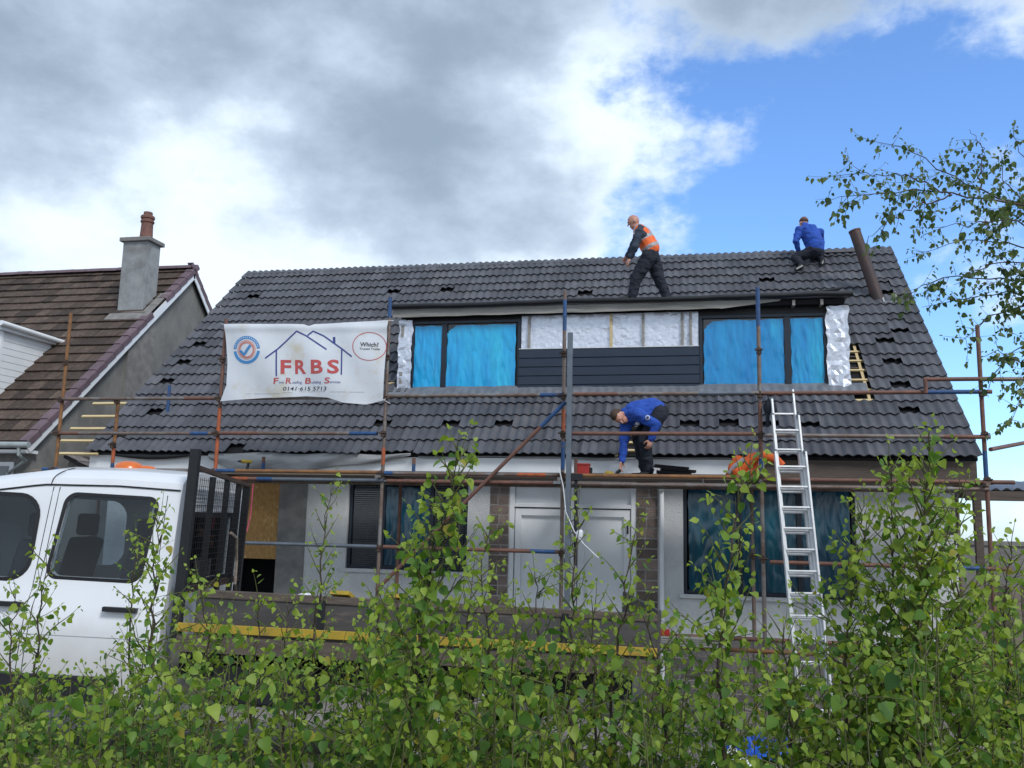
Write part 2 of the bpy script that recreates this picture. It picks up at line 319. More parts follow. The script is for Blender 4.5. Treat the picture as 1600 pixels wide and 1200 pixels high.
# blue protective film: thin wrinkled plastic
def filmmat():
    m = mat('blue_protective_film', (0.012, 0.42, 0.76), (0.008, 0.29, 0.64), 1.4, 0.22, bump=0.5, bscale=14, stretch=(2.4, 1, 0.4), contrast=(0.3, 0.7), c3=(0.03, 0.52, 0.74), s3=1.2, f3=(0.5, 0.75), spec=0.6)
    return m
K['film'] = filmmat()
K['film2'] = mat('blue_film_translucent', (0.010, 0.30, 0.62), (0.008, 0.21, 0.52), 1.1, 0.2, bump=0.5, bscale=14, stretch=(2.0, 1, 0.4), contrast=(0.3, 0.7), c3=(0.02, 0.42, 0.66), s3=1.0, f3=(0.52, 0.72), spec=0.6)
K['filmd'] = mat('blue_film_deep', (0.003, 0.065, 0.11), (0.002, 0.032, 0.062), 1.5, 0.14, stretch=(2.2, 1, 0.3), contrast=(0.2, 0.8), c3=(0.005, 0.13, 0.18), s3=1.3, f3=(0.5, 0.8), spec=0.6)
def gravelmat():
    m = bpy.data.materials.new('gravel_ground'); m.use_nodes = True; t = m.node_tree; b = t.nodes['Principled BSDF']; b.inputs['Roughness'].default_value = 0.95
    g = t.nodes.new('ShaderNodeNewGeometry'); v = t.nodes.new('ShaderNodeTexVoronoi'); v.inputs['Scale'].default_value = 32
    t.links.new(g.outputs['Position'], v.inputs['Vector']); r_ = t.nodes.new('ShaderNodeValToRGB')
    sep = t.nodes.new('ShaderNodeSeparateColor'); t.links.new(v.outputs['Color'], sep.inputs[0]); t.links.new(sep.outputs[0], r_.inputs[0])
    r_.color_ramp.elements[0].color = (0.10, 0.09, 0.085, 1); r_.color_ramp.elements[1].color = (0.36, 0.32, 0.30, 1)
    n = t.nodes.new('ShaderNodeTexNoise'); n.inputs['Scale'].default_value = 0.35; n.inputs['Detail'].default_value = 8; t.links.new(g.outputs['Position'], n.inputs['Vector'])
    mr = t.nodes.new('ShaderNodeMapRange'); mr.inputs['From Min'].default_value = 0.52; mr.inputs['From Max'].default_value = 0.66; t.links.new(n.outputs['Fac'], mr.inputs['Value'])
    mi = t.nodes.new('ShaderNodeMix'); mi.data_type = 'RGBA'; mi.inputs['B'].default_value = (0.045, 0.065, 0.022, 1)
    t.links.new(mr.outputs[0], mi.inputs['Factor']); t.links.new(r_.outputs[0], mi.inputs['A']); t.links.new(mi.outputs['Result'], b.inputs['Base Color'])
    bn = t.nodes.new('ShaderNodeBump'); bn.inputs['Strength'].default_value = 0.8; bn.inputs['Distance'].default_value = 0.02
    t.links.new(v.outputs['Distance'], bn.inputs['Height']); bn.invert = True; t.links.new(bn.outputs[0], b.inputs['Normal']); return m
K['gravel'] = gravelmat()
# ================================================================== SETTING: ground
g = MB(); ys = [-400, -60, -20, -12, -9.7, -8, -6, -4, -2, -0.9, 6, 20, 60, 200, 900]; xs = [-700, -60, -10, 4, 10, 16, 30, 90, 700]
vs = [(x, y, gz(y) - (0.0 if y < 25 else (y-25)*0.012)) for y in ys for x in xs]; nx = len(xs)
g.add(vs, [(j*nx+i, j*nx+i+1, (j+1)*nx+i+1, (j+1)*nx+i) for j in range(len(ys)-1) for i in range(nx-1)])
struct(g.build('ground', K['gravel']))

def tintglass():
    m = bpy.data.materials.new('tinted_glass'); m.use_nodes = True; t = m.node_tree; t.nodes.remove(t.nodes['Principled BSDF'])
    tr = t.nodes.new('ShaderNodeBsdfTransparent'); tr.inputs[0].default_value = (0.60, 0.68, 0.72, 1); gl = t.nodes.new('ShaderNodeBsdfGlossy'); gl.inputs['Roughness'].default_value = 0.03
    fr = t.nodes.new('ShaderNodeFresnel'); fr.inputs[0].default_value = 1.5; ms = t.nodes.new('ShaderNodeMixShader')
    t.links.new(fr.outputs[0], ms.inputs[0]); t.links.new(tr.outputs[0], ms.inputs[1]); t.links.new(gl.outputs[0], ms.inputs[2]); t.links.new(ms.outputs[0], t.nodes['Material Output'].inputs['Surface']); return m
K['tint'] = tintglass()
# ================================================================== MAIN HOUSE
GA = 0.345; NROW = 20; WID = 14.29; NCOL = 48; TW = WID/NCOL; SL = 6.7275
RY, RZ = SL*CP, EZ + SL*SP
house = thing('house', 'grey tiled house under re-roofing with wide flat dormer, behind the scaffold', 'house', (7.1, 0.35, 0))
WY = 0.35; WT = 0.25
def wallbox(m, x0, x1, z0, z1, y=WY): m.box((x0, y, z0), (x1, y+WT, z1))
m = MB()
for a in ((0.25, 2.2, 0, 3.5), (2.2, 3.5, 0, 1.05), (2.2, 3.5, 3.14, 3.5), (4.0, 4.73, 0.95, 3.5), (4.73, 6.77, 0.95, 1.76), (4.73, 6.77, 3.17, 3.5), (6.77, 7.13, 0.95, 3.5),
          (7.45, 9.45, 3.22, 3.5), (9.78, 10.16, 0.95, 3.5), (10.16, 12.65, 0.95, 1.55), (10.16, 12.65, 3.2, 3.5), (12.65, 14.05, 0.95, 3.5), (7.45, 9.45, 0.0, 0.98)):
    wallbox(m, *a)
m.box((0.25, WY+WT, 0), (0.5, 9.55, 3.5)); m.box((13.8, WY+WT, 0), (14.05, 9.55, 3.5)); m.box((0.25, 9.55, 0), (14.05, 9.8, 3.5))
for x in (0.25, 13.8): m.prism([(x, WY, 3.5), (x, 9.8, 3.5), (x, RY, RZ-0.14)], (0.25, 0, 0))
m.build('wall', K['render'], house)
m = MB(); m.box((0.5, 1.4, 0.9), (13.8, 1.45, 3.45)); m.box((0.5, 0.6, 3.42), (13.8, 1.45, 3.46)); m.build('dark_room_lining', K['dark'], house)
pier = MB().box((3.5, WY-0.02, 0), (4.0, WY+WT, 3.5)).build('concrete_pier', K['conc'], house, bevel=0.01)
osb = MB().box((2.25, WY+0.03, 1.86), (3.49, WY+0.05, 3.13)).build('boarded_window', K['osb'], house)
# stone piers and block base: stones are pieces set in mortar
stone_mesh = {}
def stones(parent, x0, x1, z0, z1, y, w, h, mt, proud=0.009, stack=False, name='stone'):
    nz = max(1, round((z1-z0)/h)); hh = (z1-z0)/nz
    for j in range(nz):
        x = x0; first = True
        while x < x1-0.02:
            ww = w*random.uniform(0.8, 1.25) if not stack else (x1-x0)*random.choice((0.5, 0.42, 0.6, 1.0))
            if first and j % 2 and not stack: ww *= 0.5
            first = False
            xe = min(x+ww, x1)
            if x1-xe < 0.07: xe = x1
            a = random.uniform(-0.004, 0.006)
            q = MB(); gp = 0.010
            v = [(x+gp, y-proud-a, z0+j*hh+gp), (xe-gp, y-proud-a+random.uniform(-.003, .003), z0+j*hh+gp), (xe-gp, y-proud-a, z0+(j+1)*hh-gp), (x+gp, y-proud-a+random.uniform(-.003, .003), z0+(j+1)*hh-gp)]
            q.add(v + [(p[0]+(0.004 if i in (0, 3) else -0.004), y+0.01, p[2]) for i, p in enumerate(v)], [(0,1,2,3),(0,4,5,1),(1,5,6,2),(2,6,7,3),(3,7,4,0)])
            q.build(name, mt, parent); x = xe
for x0, x1 in ((7.13, 7.45), (9.45, 9.78)):
    p = MB().box((x0, WY, 0), (x1, WY+WT, 3.5)).build('stone_pier', K['mortar'], house)
    stones(p, x0, x1, 0.0, 3.46, WY, 0.2, 0.155, K['stone'], stack=True)
for x0, x1 in ((4.0, 7.13), (9.78, 14.05)):
    p = MB().box((x0, WY-0.03, 0), (x1, WY+WT, 0.95)).build('base_wall', K['mortar'], house)
    stones(p, x0, x1, 0.0, 0.94, WY-0.03, 0.36, 0.157, K['gstone'], name='block')
# roof deck
m = MB()
nv = Vector((0, -SP, CP))
def rp(x, s, h=0.0): return (x, s*CP - SP*h, EZ + s*SP + CP*h)
m.prism([rp(0.03, 0.02, -0.03), rp(WID-0.03, 0.02, -0.03), rp(WID-0.03, SL, -0.03), rp(0.03, SL, -0.03)], tuple(-nv*0.05))
def rb(x, s, h=0.0): return (x, 2*RY - s*CP + SP*h, EZ + s*SP + CP*h)
roof = m.build('roof', K['under'], house)
m = MB().prism([rb(0.0, -0.1, 0.03), rb(WID, -0.1, 0.03), rb(WID, SL, 0.03), rb(0.0, SL, 0.03)], (0, 0, -0.06)); m.build('rear_slope', K['tile'], house)
# tile geometry (two rolls per tile)
def tile_geo():
    n = 12; LEN = 0.40; vs = []; fs = []
    def prof(t): return 0.034*(0.5+0.5*math.cos(2*math.pi*(2*t)))**0.75
    tl = 0.018
    xs_ = [TW*i/n - 0.0 for i in range(n+1)]
    for i, x in enumerate(xs_): vs.append((x, 0, 0.042+prof(i/n)))
    for i, x in enumerate(xs_): vs.append((x, LEN, 0.008+prof(i/n)))
    for i, x in enumerate(xs_): vs.append((x, 0, 0.042+prof(i/n)))
    for i, x in enumerate(xs_): vs.append((x, 0.004, 0.042+prof(i/n)-tl))
    k = n+1
    for i in range(n): fs.append((i, i+1, k+i+1, k+i)); fs.append((3*k+i, 3*k+i+1, 2*k+i+1, 2*k+i))
    return vs, fs
TV, TF = tile_geo()
tme = bpy.data.meshes.new('roof_tile'); tme.from_pydata(TV, [], TF); tme.materials.append(K['tile'])
tme.polygons.foreach_set('use_smooth', [True]*len(TF)); tme.update()
HOLES = [(1390,508),(1367,532),(1384,566),(1407,604),(1412,645),(1274,664),(1143,666),(1074,660),(1213,664),(1199,438),(925,457),(627,450),(695,451),
         (390,466),(330,530),(305,561),(281,590),(240,641),(590,662),(796,664),(1396,461),(1377,446),(700,664),(196,683),(383,702),(1402,500)]
gone = set()
for hx, hy in HOLES:
    p = onroof(hx, hy, 0.02); gone.add((int(p[0]/TW), int((p[1]/CP+0.02)/GA)))
DX0, DX1, DY0 = 5.16, 12.74, 1.35
tiles = []
for r_ in range(NROW):
    for c_ in range(NCOL):
        xc = (c_+0.5)*TW; s0 = r_*GA-0.03; yc = (s0+0.17)*CP
        if DX0+0.1 < xc < DX1-0.05 and 1.28 < yc < 2.95: continue
        if DX1-0.05 < xc < DX1+0.38 and 0.98 < yc < 2.35: continue
        if 9.16 < xc < 9.52 and r_ < 2: continue
        if r_ == NROW-1 and s0+0.4 > SL+0.33: continue
        tiles.append((r_, c_))
def tmat(r_, c_):
    jx, jr = random.uniform(-0.003, 0.003), random.uniform(-0.008, 0.008); js = random.uniform(-0.006, 0.006)
    if random.random() < 0.04: js += random.uniform(-0.03, 0.03); jr *= 2.5
    if r_ == 0 and 2.6 < c_*TW < 6.6: js += random.uniform(-0.03, 0.05)
    hh = random.uniform(0, 0.004)
    if (c_, r_) in gone: js += random.uniform(0.15, 0.23); hh -= 0.016; jr *= 2
    o = Vector(rp(c_*TW+jx, r_*GA-0.03+js, hh))
    B = Matrix(((1, 0, 0, o.x), (0, CP, -SP, o.y), (0, SP, CP, o.z), (0, 0, 0, 1)))
    return B @ Matrix.Rotation(jr, 4, 'Z') @ Matrix.Rotation(random.uniform(-0.012, 0.012), 4, 'X')
tiles.sort(key=lambda t: float(np.linalg.norm(np.array(rp((t[1]+0.5)*TW, t[0]*GA)) - CAM)))
for r_, c_ in tiles[:300]:
    o = bpy.data.objects.new('roof_tile', tme); col.objects.link(o); o.parent = roof; o.matrix_basis = tmat(r_, c_)
def join_tiles(name, lst, mfun, V0, F0, mt, parent):
    V0 = np.array(V0); F0 = np.array(F0); VV = []; FF = []; RR_ = []
    for i, t in enumerate(lst):
        Mx = np.array(mfun(*t)); VV.append(V0@Mx[:3, :3].T + Mx[:3, 3]); FF.append(F0+i*len(V0)); RR_.append(np.full(len(V0), random.random()))
    me = fast_mesh(name, np.concatenate(VV), np.concatenate(FF), [mt], rnd=np.concatenate(RR_), smooth=True)
    o = bpy.data.objects.new(name, me); col.objects.link(o); put(o, parent); o['kind'] = 'stuff'; return o
join_tiles('upper_roof_tiles', tiles[300:], tmat, TV, TF, K['tile'], roof)
m = MB()
for i in range(20):                                   # battens visible through the gaps
    s = i*GA + 0.33; m.bar(rp(0.05, s, -0.012), rp(WID-0.05, s, -0.012), 0.03, 0.022, (0, -SP, CP))
m.build('roof_batten', K['darkwood'], roof)
for (bx0, by), bx1 in (((145, 630), 206), ((128, 650), 182), ((110, 669), 168), ((95, 688), 152), ((92, 708), 133)):
    a = onroof(bx0, by, 0.0); s = a[1]/CP
    MB().bar(rp(a[0], s, -0.01), rp(0.25, s, -0.01), 0.05, 0.03, (0, -SP, CP)).build('projecting_batten', K['pine'], roof)
# ridge pieces
rm = MB(); k = 8; prof = [(0.13*math.cos(math.pi*i/k), 0.10*math.sin(math.pi*i/k)) for i in range(k+1)]
vs = [(0, p[0], p[1]) for p in prof] + [(0.44, p[0], p[1]) for p in prof]; rm.add(vs, [(i, i+1, k+2+i, k+1+i) for i in range(k)])
rm.add([(0, p[0]*.86, p[1]*.82) for p in prof] + [(0, p[0], p[1]) for p in prof], [(i, i+1, k+2+i, k+1+i) for i in range(k)])
rme = rm.mesh('ridge_tile', K['tile'], True)
for i in range(2):
    o = bpy.data.objects.new('ridge_tile', rme); col.objects.link(o); o.parent = roof; o.location = (12.93+i*0.445, RY, RZ+0.0); o.rotation_euler = (0, random.uniform(-.01, .01), 0)
m = MB(); m.tube([(x, RY+0.01*math.sin(x*3), RZ+0.03+0.008*math.sin(x*2.1)) for x in np.linspace(0.02, WID-0.02, 60)], 0.032, 8); m.build('ridge_roll', K['tile'], roof, smooth=True)
# eaves: fascia, soffit, membrane
m = MB().box((0.02, 0.075, 3.33), (11.35, 0.10, 3.565)).build('fascia_board', K['white'], house, bevel=0.004)
m = MB().box((11.352, 0.075, 3.28), (14.25, 0.10, 3.555)).build('bare_fascia_board', K['darkwood'], house, bevel=0.004)
m = MB().box((0.02, 0.102, 3.34), (14.25, WY, 3.36)).build('soffit', K['white'], house)
def sheet(fn, nu, nv_):
    vs = [fn(i/nu, j/nv_) for j in range(nv_+1) for i in range(nu+1)]
    return MB().add(vs, [(j*(nu+1)+i, j*(nu+1)+i+1, (j+1)*(nu+1)+i+1, (j+1)*(nu+1)+i) for j in range(nv_) for i in range(nu)])
def memb(u, v):
    x = 2.35+u*3.55; hgt = (0.27*(1-0.85*max(0, (u-0.45)/0.55)**1.3)) * (1 if u > 0.12 else 0.4+u*5)
    zz = 3.60 - v*hgt; return (x, -0.005 - 0.03*math.sin(v*3.1) - 0.012*mnoise.noise((x*4, v*3, 1)) - 0.02*math.sin(u*22+v*4)*v, zz - 0.015*math.sin(u*17))
sheet(memb, 70, 8).build('hanging_membrane', K['membr'], house, smooth='all')
def memb2(u, v):
    x = 0.25+u*2.0; return (x, 0.0-0.03*math.sin(v*3), 3.60 - 0.02 - v*0.10*math.sin(u*3.1)); 
sheet(memb2, 30, 4).build('loose_felt', K['black'], house, smooth='all')
def memb3(u, v):
    x = 6.0+u*5.3; return (x, 0.055-0.02*v, 3.585 - v*0.035 - 0.012*math.sin(x*2.3) - 0.008*math.sin(x*5.1))
sheet(memb3, 60, 2).build('eaves_membrane', K['membr'], house, smooth='all')
m = MB()
for s in np.arange(0.12, 0.75, 0.2): m.bar(rp(9.15, s, 0.0), rp(9.54, s, 0.0), 0.045, 0.03, (0, -SP, CP))
m.bar(rp(9.17, 0.0, -0.01), rp(9.17, 0.7, -0.01), 0.04, 0.03, (0, -SP, CP)); m.bar(rp(9.53, 0.0, -0.01), rp(9.53, 0.7, -0.01), 0.04, 0.03, (0, -SP, CP))
m.build('bare_battens', K['pine'], roof)
# ------------------------------------------------------------------ dormer
DZ0, DZ1 = 4.72, 6.22
dw = MB().prism([(DX0, DY0+0.03, 4.75), (DX0, DY0+0.03, DZ1), (DX0, 2.9, DZ1)], (DX1-DX0, 0, 0)).build('dormer_wall', K['black'], house)
m = MB().box((DX0-0.12, DY0-0.20, DZ1+0.06), (DX1+0.05, 3.15, DZ1+0.13)).build('dormer_flat_roof', K['lead'], house)
def D(px, py, y=DY0): return aty(px, py, y)
FY = DY0-0.17
m = MB(); n = 40
def fasc(u, v):
    x = DX0-0.1+u*(10.9-DX0); lo = DZ1+0.055-0.145*(1-0.08*u) + 0.012*mnoise.noise((x*2.5, 0, 3)); return (x, FY + 0.008*mnoise.noise((x*3, v*2, 7)), (DZ1+0.055)*(1-v)+lo*v)
m = sheet(fasc, 50, 4); m.prism([(10.78, FY-0.004, DZ1+0.05), (11.75, FY-0.004, DZ1+0.05), (11.72, FY-0.004, DZ1+0.02), (10.78, FY-0.004, DZ1-0.085)], (0, 0.022, 0))
m.build('dormer_fascia', K['oldwood'], house)
m = MB().box((DX0-0.05, FY+0.03, DZ1-0.04), (DX1, DY0+0.02, DZ1+0.04)).build('dormer_soffit_void', K['dark'], house)
for i, px in enumerate((1240, 1284)):
    p = D(px, 476, FY); MB().box((p[0]-0.02, FY-0.01, DZ1-0.06), (p[0]+0.025, FY+0.2, DZ1+0.03)).build('rafter_end', K['oldwood'], house)
m = MB(); m.tube([(x, FY-0.05, DZ1+0.10+0.008*math.sin(x*1.7)+0.012*mnoise.noise((x*2, 0, 0))) for x in np.linspace(DX0-0.18, DX1+0.12, 60)], 0.042, 10)
m.build('black_edge_roll', K['black'], house, smooth=True)
m = MB().bar((12.0, 1.5, DZ1+0.17), (12.75, 1.7, DZ1+0.32), 0.3, 0.02).build('roof_offcut', K['black'], house)
def rect(p0, p1, y): a = D(*p0); b = D(*p1); return min(a[0], b[0]), max(a[0], b[0]), min(a[2], b[2]), max(a[2], b[2])
def crumple(x0, x1, z0, z1, y, amp, sc, nu, nv_, edge=0.0, seed=0.0, anis=(1, 1)):
    def fn(u, v):
        x = x0+(x1-x0)*u; z = z1+(z0-z1)*v
        d = mnoise.noise((x*sc*anis[0]+seed, z*sc*anis[1], seed)) + 0.55*mnoise.noise((x*sc*2.7*anis[0]+seed, z*sc*2.7*anis[1], 5+seed)) 
        ex = edge*mnoise.noise((0, z*6, seed+9)) if u in (0, 1) else 0; ez = edge*mnoise.noise((x*6, 0, seed+4)) if v in (0, 1) else 0
        return (x+ex, y - amp*abs(d), z+ez)
    return sheet(fn, nu, nv_)
def window(name, x0, x1, z0, z1, y, panes, fr=0.055, film='film', blinds=()):
    m = MB(); m.box((x0, y-0.03, z0), (x0+fr, y+0.05, z1)); m.box((x1-fr, y-0.03, z0), (x1, y+0.05, z1))
    m.box((x0+fr, y-0.03, z1-fr), (x1-fr, y+0.05, z1)); m.box((x0+fr, y-0.03, z0), (x1-fr, y+0.05, z0+fr))
    for a, b in zip(panes[:-1], panes[1:]): m.box((a[1], y-0.034, z0+fr), (b[0], y+0.05, z1-fr))
    w = m.build(name, K['anth'], house, bevel=0.006)
    for i, (a, b) in enumerate(panes):
        MB().box((a, y+0.012, z0+fr), (b, y+0.02, z1-fr)).build('glass_pane', K['glass'], w)
        if i in blinds:
            for zz in np.arange(z0+fr+0.02, z1-fr-0.01, 0.034):
                MB().bar((a+0.02, y+0.004, zz), (b-0.02, y+0.004, zz), 0.004, 0.018).build('blind_slat', K['blind'], w)
        elif film:
            sd_ = a*3.1
            q = crumple(a+0.004, b-0.004, z0+fr+0.005, z1-fr-0.03, y-0.004, 0.028 if film != 'filmd' else 0.012, 2.6, 60, 60, 0.02, sd_, (2.2, 0.6))
            if film != 'filmd' and b-a > 0.6:       # clear corner where the sheet has come away
                keep = []
                for f_ in q.f:
                    cx = sum(q.v[t][0] for t in f_)/4; cz = sum(q.v[t][2] for t in f_)/4
                    if (cx-a)/(b-a) + (z1-fr-cz)*0.9 + 0.05*mnoise.noise((cx*5, cz*5, 2)) > 0.17: keep.append(f_)
                q.f = keep; q.mi = [0]*len(keep)
            q.build('protective_film', K[film], w, smooth='all')
    return w
x0, x1, z0, z1 = rect((645, 497), (812, 618), DY0)
w1 = window('dormer_window', x0, x1, 4.79, 6.08, DY0, [(x0+0.055, D(690, 560)[0]), (D(698, 560)[0], x1-0.085)])
xr0, xr1, _, _ = rect((1092, 500), (1295, 612), DY0)
w2 = window('dormer_window', xr0, xr1, 4.79, 6.06, DY0, [(xr0+0.075, D(1226, 560)[0]), (D(1236, 560)[0], xr1-0.055)], film='film2')
fx0, fx1 = x1, xr0
fo = crumple(fx0+0.01, fx1-0.01, 5.52, 6.14, DY0-0.0, 0.012, 6.0, 84, 20, 0, 3.0).tri().build('foil_insulation', K['foil'], house)
for px in (827, 955, 1005, 1066):
    a = D(px, 520)[0]; MB().box((a-0.022, DY0-0.045, 5.54), (a+0.022, DY0-0.012, 6.12)).build('wall_batten', K['oldwood'] if px != 955 else K['pine'], house)
a = D(1079, 520)[0]; MB().box((a-0.02, DY0-0.05, 5.45), (a+0.022, DY0+0.0, 6.13)).build('wall_batten', K['oldwood'], house)
for i in range(5):
    zb = 4.755+i*0.156; m = MB()
    m.prism([(fx0-0.02, DY0-0.055, zb), (fx0-0.02, DY0-0.055, zb+0.138), (fx0-0.02, DY0-0.040, zb+0.150), (fx0-0.02, DY0-0.02, zb+0.150), (fx0-0.02, DY0-0.02, zb)], (fx1-fx0+0.02, 0, 0))
    m.build('cladding_plank', K['clad'], house)
MB().box((fx0-0.02, DY0-0.058, 5.532), (fx1, DY0-0.02, 5.543)).build('cladding_trim', K['alu'], house)
crumple(DX0-0.01, x0+0.02, 4.80, 6.10, DY0-0.045, 0.03, 4.5, 5, 24, 0.04, 1.0).tri().build('foil_strip', K['foil'], house)
crumple(xr1-0.02, DX1+0.06, 4.80, 6.16, DY0-0.06, 0.055, 3.0, 6, 18, 0.06, 6.0, (1.6, 0.8)).tri().build('foil_strip', K['foil'], house)
for z_ in (5.05, 5.9): MB().box((DX0+0.03, DY0-0.06, z_-0.11), (DX0+0.085, DY0-0.04, z_+0.11)).build('timber_packer', K['oldwood'], house)
# right cheek: exposed battens beside the dormer
m = MB()
for s in np.arange(1.42, 3.3, 0.29): m.bar(rp(DX1+0.02, s, 0.01), rp(DX1+0.42, s, 0.01), 0.045, 0.03, (0, -SP, CP))
m.bar(rp(DX1+0.30, 1.3, -0.008), rp(DX1+0.30, 3.2, -0.008), 0.045, 0.03, (0, -SP, CP)); m.build('cheek_battens', K['pine'], house)
m = MB()
for s in np.arange(1.5, 2.2, 0.25): m.bar(rp(DX0-0.22, s, 0.03), rp(DX0+0.0, s+0.06, 0.03), 0.04, 0.03, (0, -SP, CP))
m.build('cheek_battens', K['pine'], house)
def apron(u, v):
    x = DX0-0.12+u*(DX1-DX0+0.42); s = 1.86-v*(0.34+0.025*mnoise.noise((x*2.2, 0, 1))); hh = 0.055+0.03*(0.5+0.5*math.cos(2*math.pi*x/(TW/2)))*v + 0.012*mnoise.noise((x*3, v*2, 4)); return rp(x, s, hh)
sheet(apron, 260, 5).build('lead_apron', K['lead'], house, smooth='all')
# ground-floor windows, doors, downpipe
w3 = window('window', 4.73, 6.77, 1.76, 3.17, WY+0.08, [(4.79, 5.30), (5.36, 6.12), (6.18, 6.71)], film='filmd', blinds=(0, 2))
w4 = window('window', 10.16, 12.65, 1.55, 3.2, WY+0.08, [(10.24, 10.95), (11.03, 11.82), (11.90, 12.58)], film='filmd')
for (a, b, z) in ((4.68, 6.82, 1.76), (10.1, 12.7, 1.55)): MB().box((a, WY-0.05, z-0.06), (b, WY+0.1, z)).build('window_sill', K['render'], house, bevel=0.006)
m = MB(); yd = WY+0.06
for a in ((7.45, 7.53), (8.41, 8.53), (9.37, 9.45)): m.box((a[0], yd-0.05, 0.98), (a[1], yd+0.06, 3.22))
m.box((7.53, yd-0.048, 3.13), (9.37, yd+0.06, 3.22)); m.box((7.53, yd-0.048, 2.80), (9.37, yd+0.06, 2.86))
df = m.build('door_frame', K['white'], house, bevel=0.006)
for a, b in ((7.53, 8.41), (8.53, 9.37)):
    MB().box((a+0.003, yd+0.02, 2.862), (b-0.003, yd+0.05, 3.128)).build('transom_panel', K['white'], house)
    m = MB().box((a+0.006, yd+0.015, 0.985), (b-0.006, yd+0.05, 2.785)); dleaf = m.build('door', K['white'], house)
    q = MB(); fr = 0.11
    q.box((a+0.012, yd-0.025, 0.99), (a+fr, yd+0.013, 2.78)); q.box((b-fr, yd-0.025, 0.99), (b-0.012, yd+0.013, 2.78))
    q.box((a+fr, yd-0.025, 2.67), (b-fr, yd+0.013, 2.78)); q.box((a+fr, yd-0.025, 0.99), (b-fr, yd+0.013, 1.2)); q.build('door_rail', K['white'], dleaf, bevel=0.004)
    hx = b-0.06 if a < 8 else b-0.05
    MB().box((hx-0.012, yd-0.06, 1.9 if a < 8 else 2.42), (hx+0.012, yd-0.032, 2.02 if a < 8 else 2.56)).build('door_handle', K['black'], dleaf)
m = MB(); m.tube([(9.84, WY-0.06, 0.05), (9.84, WY-0.06, 3.06), (9.84, WY-0.02, 3.14)], 0.038, 12); m.build('downpipe', K['white'], house, smooth=True)
m = MB(); m.tube([(9.845, WY-0.13, 3.12), (9.845, WY+0.0, 3.13)], 0.05, 14); m.build('flue_terminal', K['gutter'], house, smooth=True)
m = MB(); m.box((7.3, WY-0.9, 0), (9.6, WY, 0.5)); m.box((7.3, WY-0.5, 0.5), (9.6, WY, 0.95)); m.build('door_step', K['conc'], house, bevel=0.01)
# flue leaning out of the roof
p0 = Vector(onroof(1372, 468, 0.0)); p1 = Vector(aty(1335, 360, p0.y+0.05)); d = (p1-p0).normalized()
m = MB(); m.tube([p0-d*0.12, p1], 0.105, 18, cap=False); m.tube([p1, p1-d*0.5], 0.09, 18, cap=False); m.tube([p1+d*0.001, p1-d*0.03], 0.112, 18, cap=False)
flue = m.build('flue_pipe', K['rustpipe'], house, smooth=True)
m = MB(); e_ = onroof(1388, 470, 0.0); s = e_[1]/CP; m.bar(rp(e_[0]-0.1, s-0.15, 0.05), rp(e_[0]-0.1, s+0.25, 0.05), 0.035, 0.03); m.bar(rp(e_[0]+0.14, s-0.15, 0.05), rp(e_[0]+0.14, s+0.25, 0.05), 0.035, 0.03); m.bar(rp(e_[0]-0.1, s-0.14, 0.05), rp(e_[0]+0.14, s-0.14, 0.05), 0.035, 0.03)
m.build('flue_opening_frame', K['membr'], house)
# ================================================================== SCAFFOLD
SY = -1.2; TR = 0.0275
scaf = thing('scaffold', 'rusty tube scaffold with boarded platform along the front of the house', 'scaffold', (7.2, SY, 0))
def stube(p, q, mt='tube', name='scaffold_tube', r=TR): return MB().tube([p, q], r, 12).build(name, K[mt], scaf, smooth=True)
def band(par, p, q, mt): return MB().tube([p, q], TR+0.0012, 12).build('paint_band', K[mt], par, smooth=True)
def coupler(par, p, ax='x'):
    m = MB(); x, y, z = p
    m.box((x-0.034, y-0.045, z-0.04), (x+0.034, y+0.03, z+0.04)); m.tube([(x, y-0.035, z-0.05), (x, y-0.035, z+0.05)], 0.018, 8)
    m.tube([(x-0.06, y-0.05, z+0.012), (x+0.055, y-0.05, z+0.012)], 0.011, 6); m.box((x-0.06, y-0.058, z-0.004), (x-0.042, y-0.042, z+0.03))
    m.build('coupler', K['coupler'], par, bevel=0.006)
STD = [(0.39, 5.77, 'ochre', []), (3.18, 5.60, 'rust', [(3.2, 4.2, 'orust')]), (5.87, 5.88, 'tube', [(5.55, 5.87, 'bluep'), (3.35, 3.6, 'orust')]),
       (8.53, 5.88, 'tube', [(5.3, 5.75, 'bluep'), (3.75, 4.15, 'orust'), (3.3, 3.7, 'bluep')]), (11.22, 5.86, 'tube', [(5.3, 5.85, 'bluep'), (3.5, 4.25, 'rust'), (3.3, 3.48, 'bluep')]), (13.99, 5.25, 'rust', [(3.25, 3.6, 'bluep')])]
stds = []
for x, zt, mt, bands in STD:
    s = stube((x, SY, gz(SY)-0.01), (x, SY, zt), mt, 'standard'); stds.append(s)
    MB().box((x-0.075, SY-0.075, gz(SY)), (x+0.075, SY+0.075, gz(SY)+0.006)).build('base_plate', K['coupler'], s)
    for a, b, c in bands: band(s, (x, SY, a), (x, SY, b), c)
    for z in (3.22, 3.8, 4.34): coupler(s, (x, SY-0.03, z))
    if zt > 5.5: coupler(s, (x, SY-0.01, 4.95)); coupler(s, (x, SY-0.01, 2.15))
for x in (0.45, 3.12, 5.80, 8.46, 11.15, 13.9):
    s = stube((x, -0.16, gz(-.16)), (x, -0.16, 3.30), 'rust' if x < 6 else 'tube', 'inner_standard')
    coupler(s, (x, -0.19, 3.17)); coupler(s, (x, -0.19, 2.15))
    stube((x+0.05, -1.4, 3.166), (x+0.05, 0.1, 3.166), 'tube', 'transom')
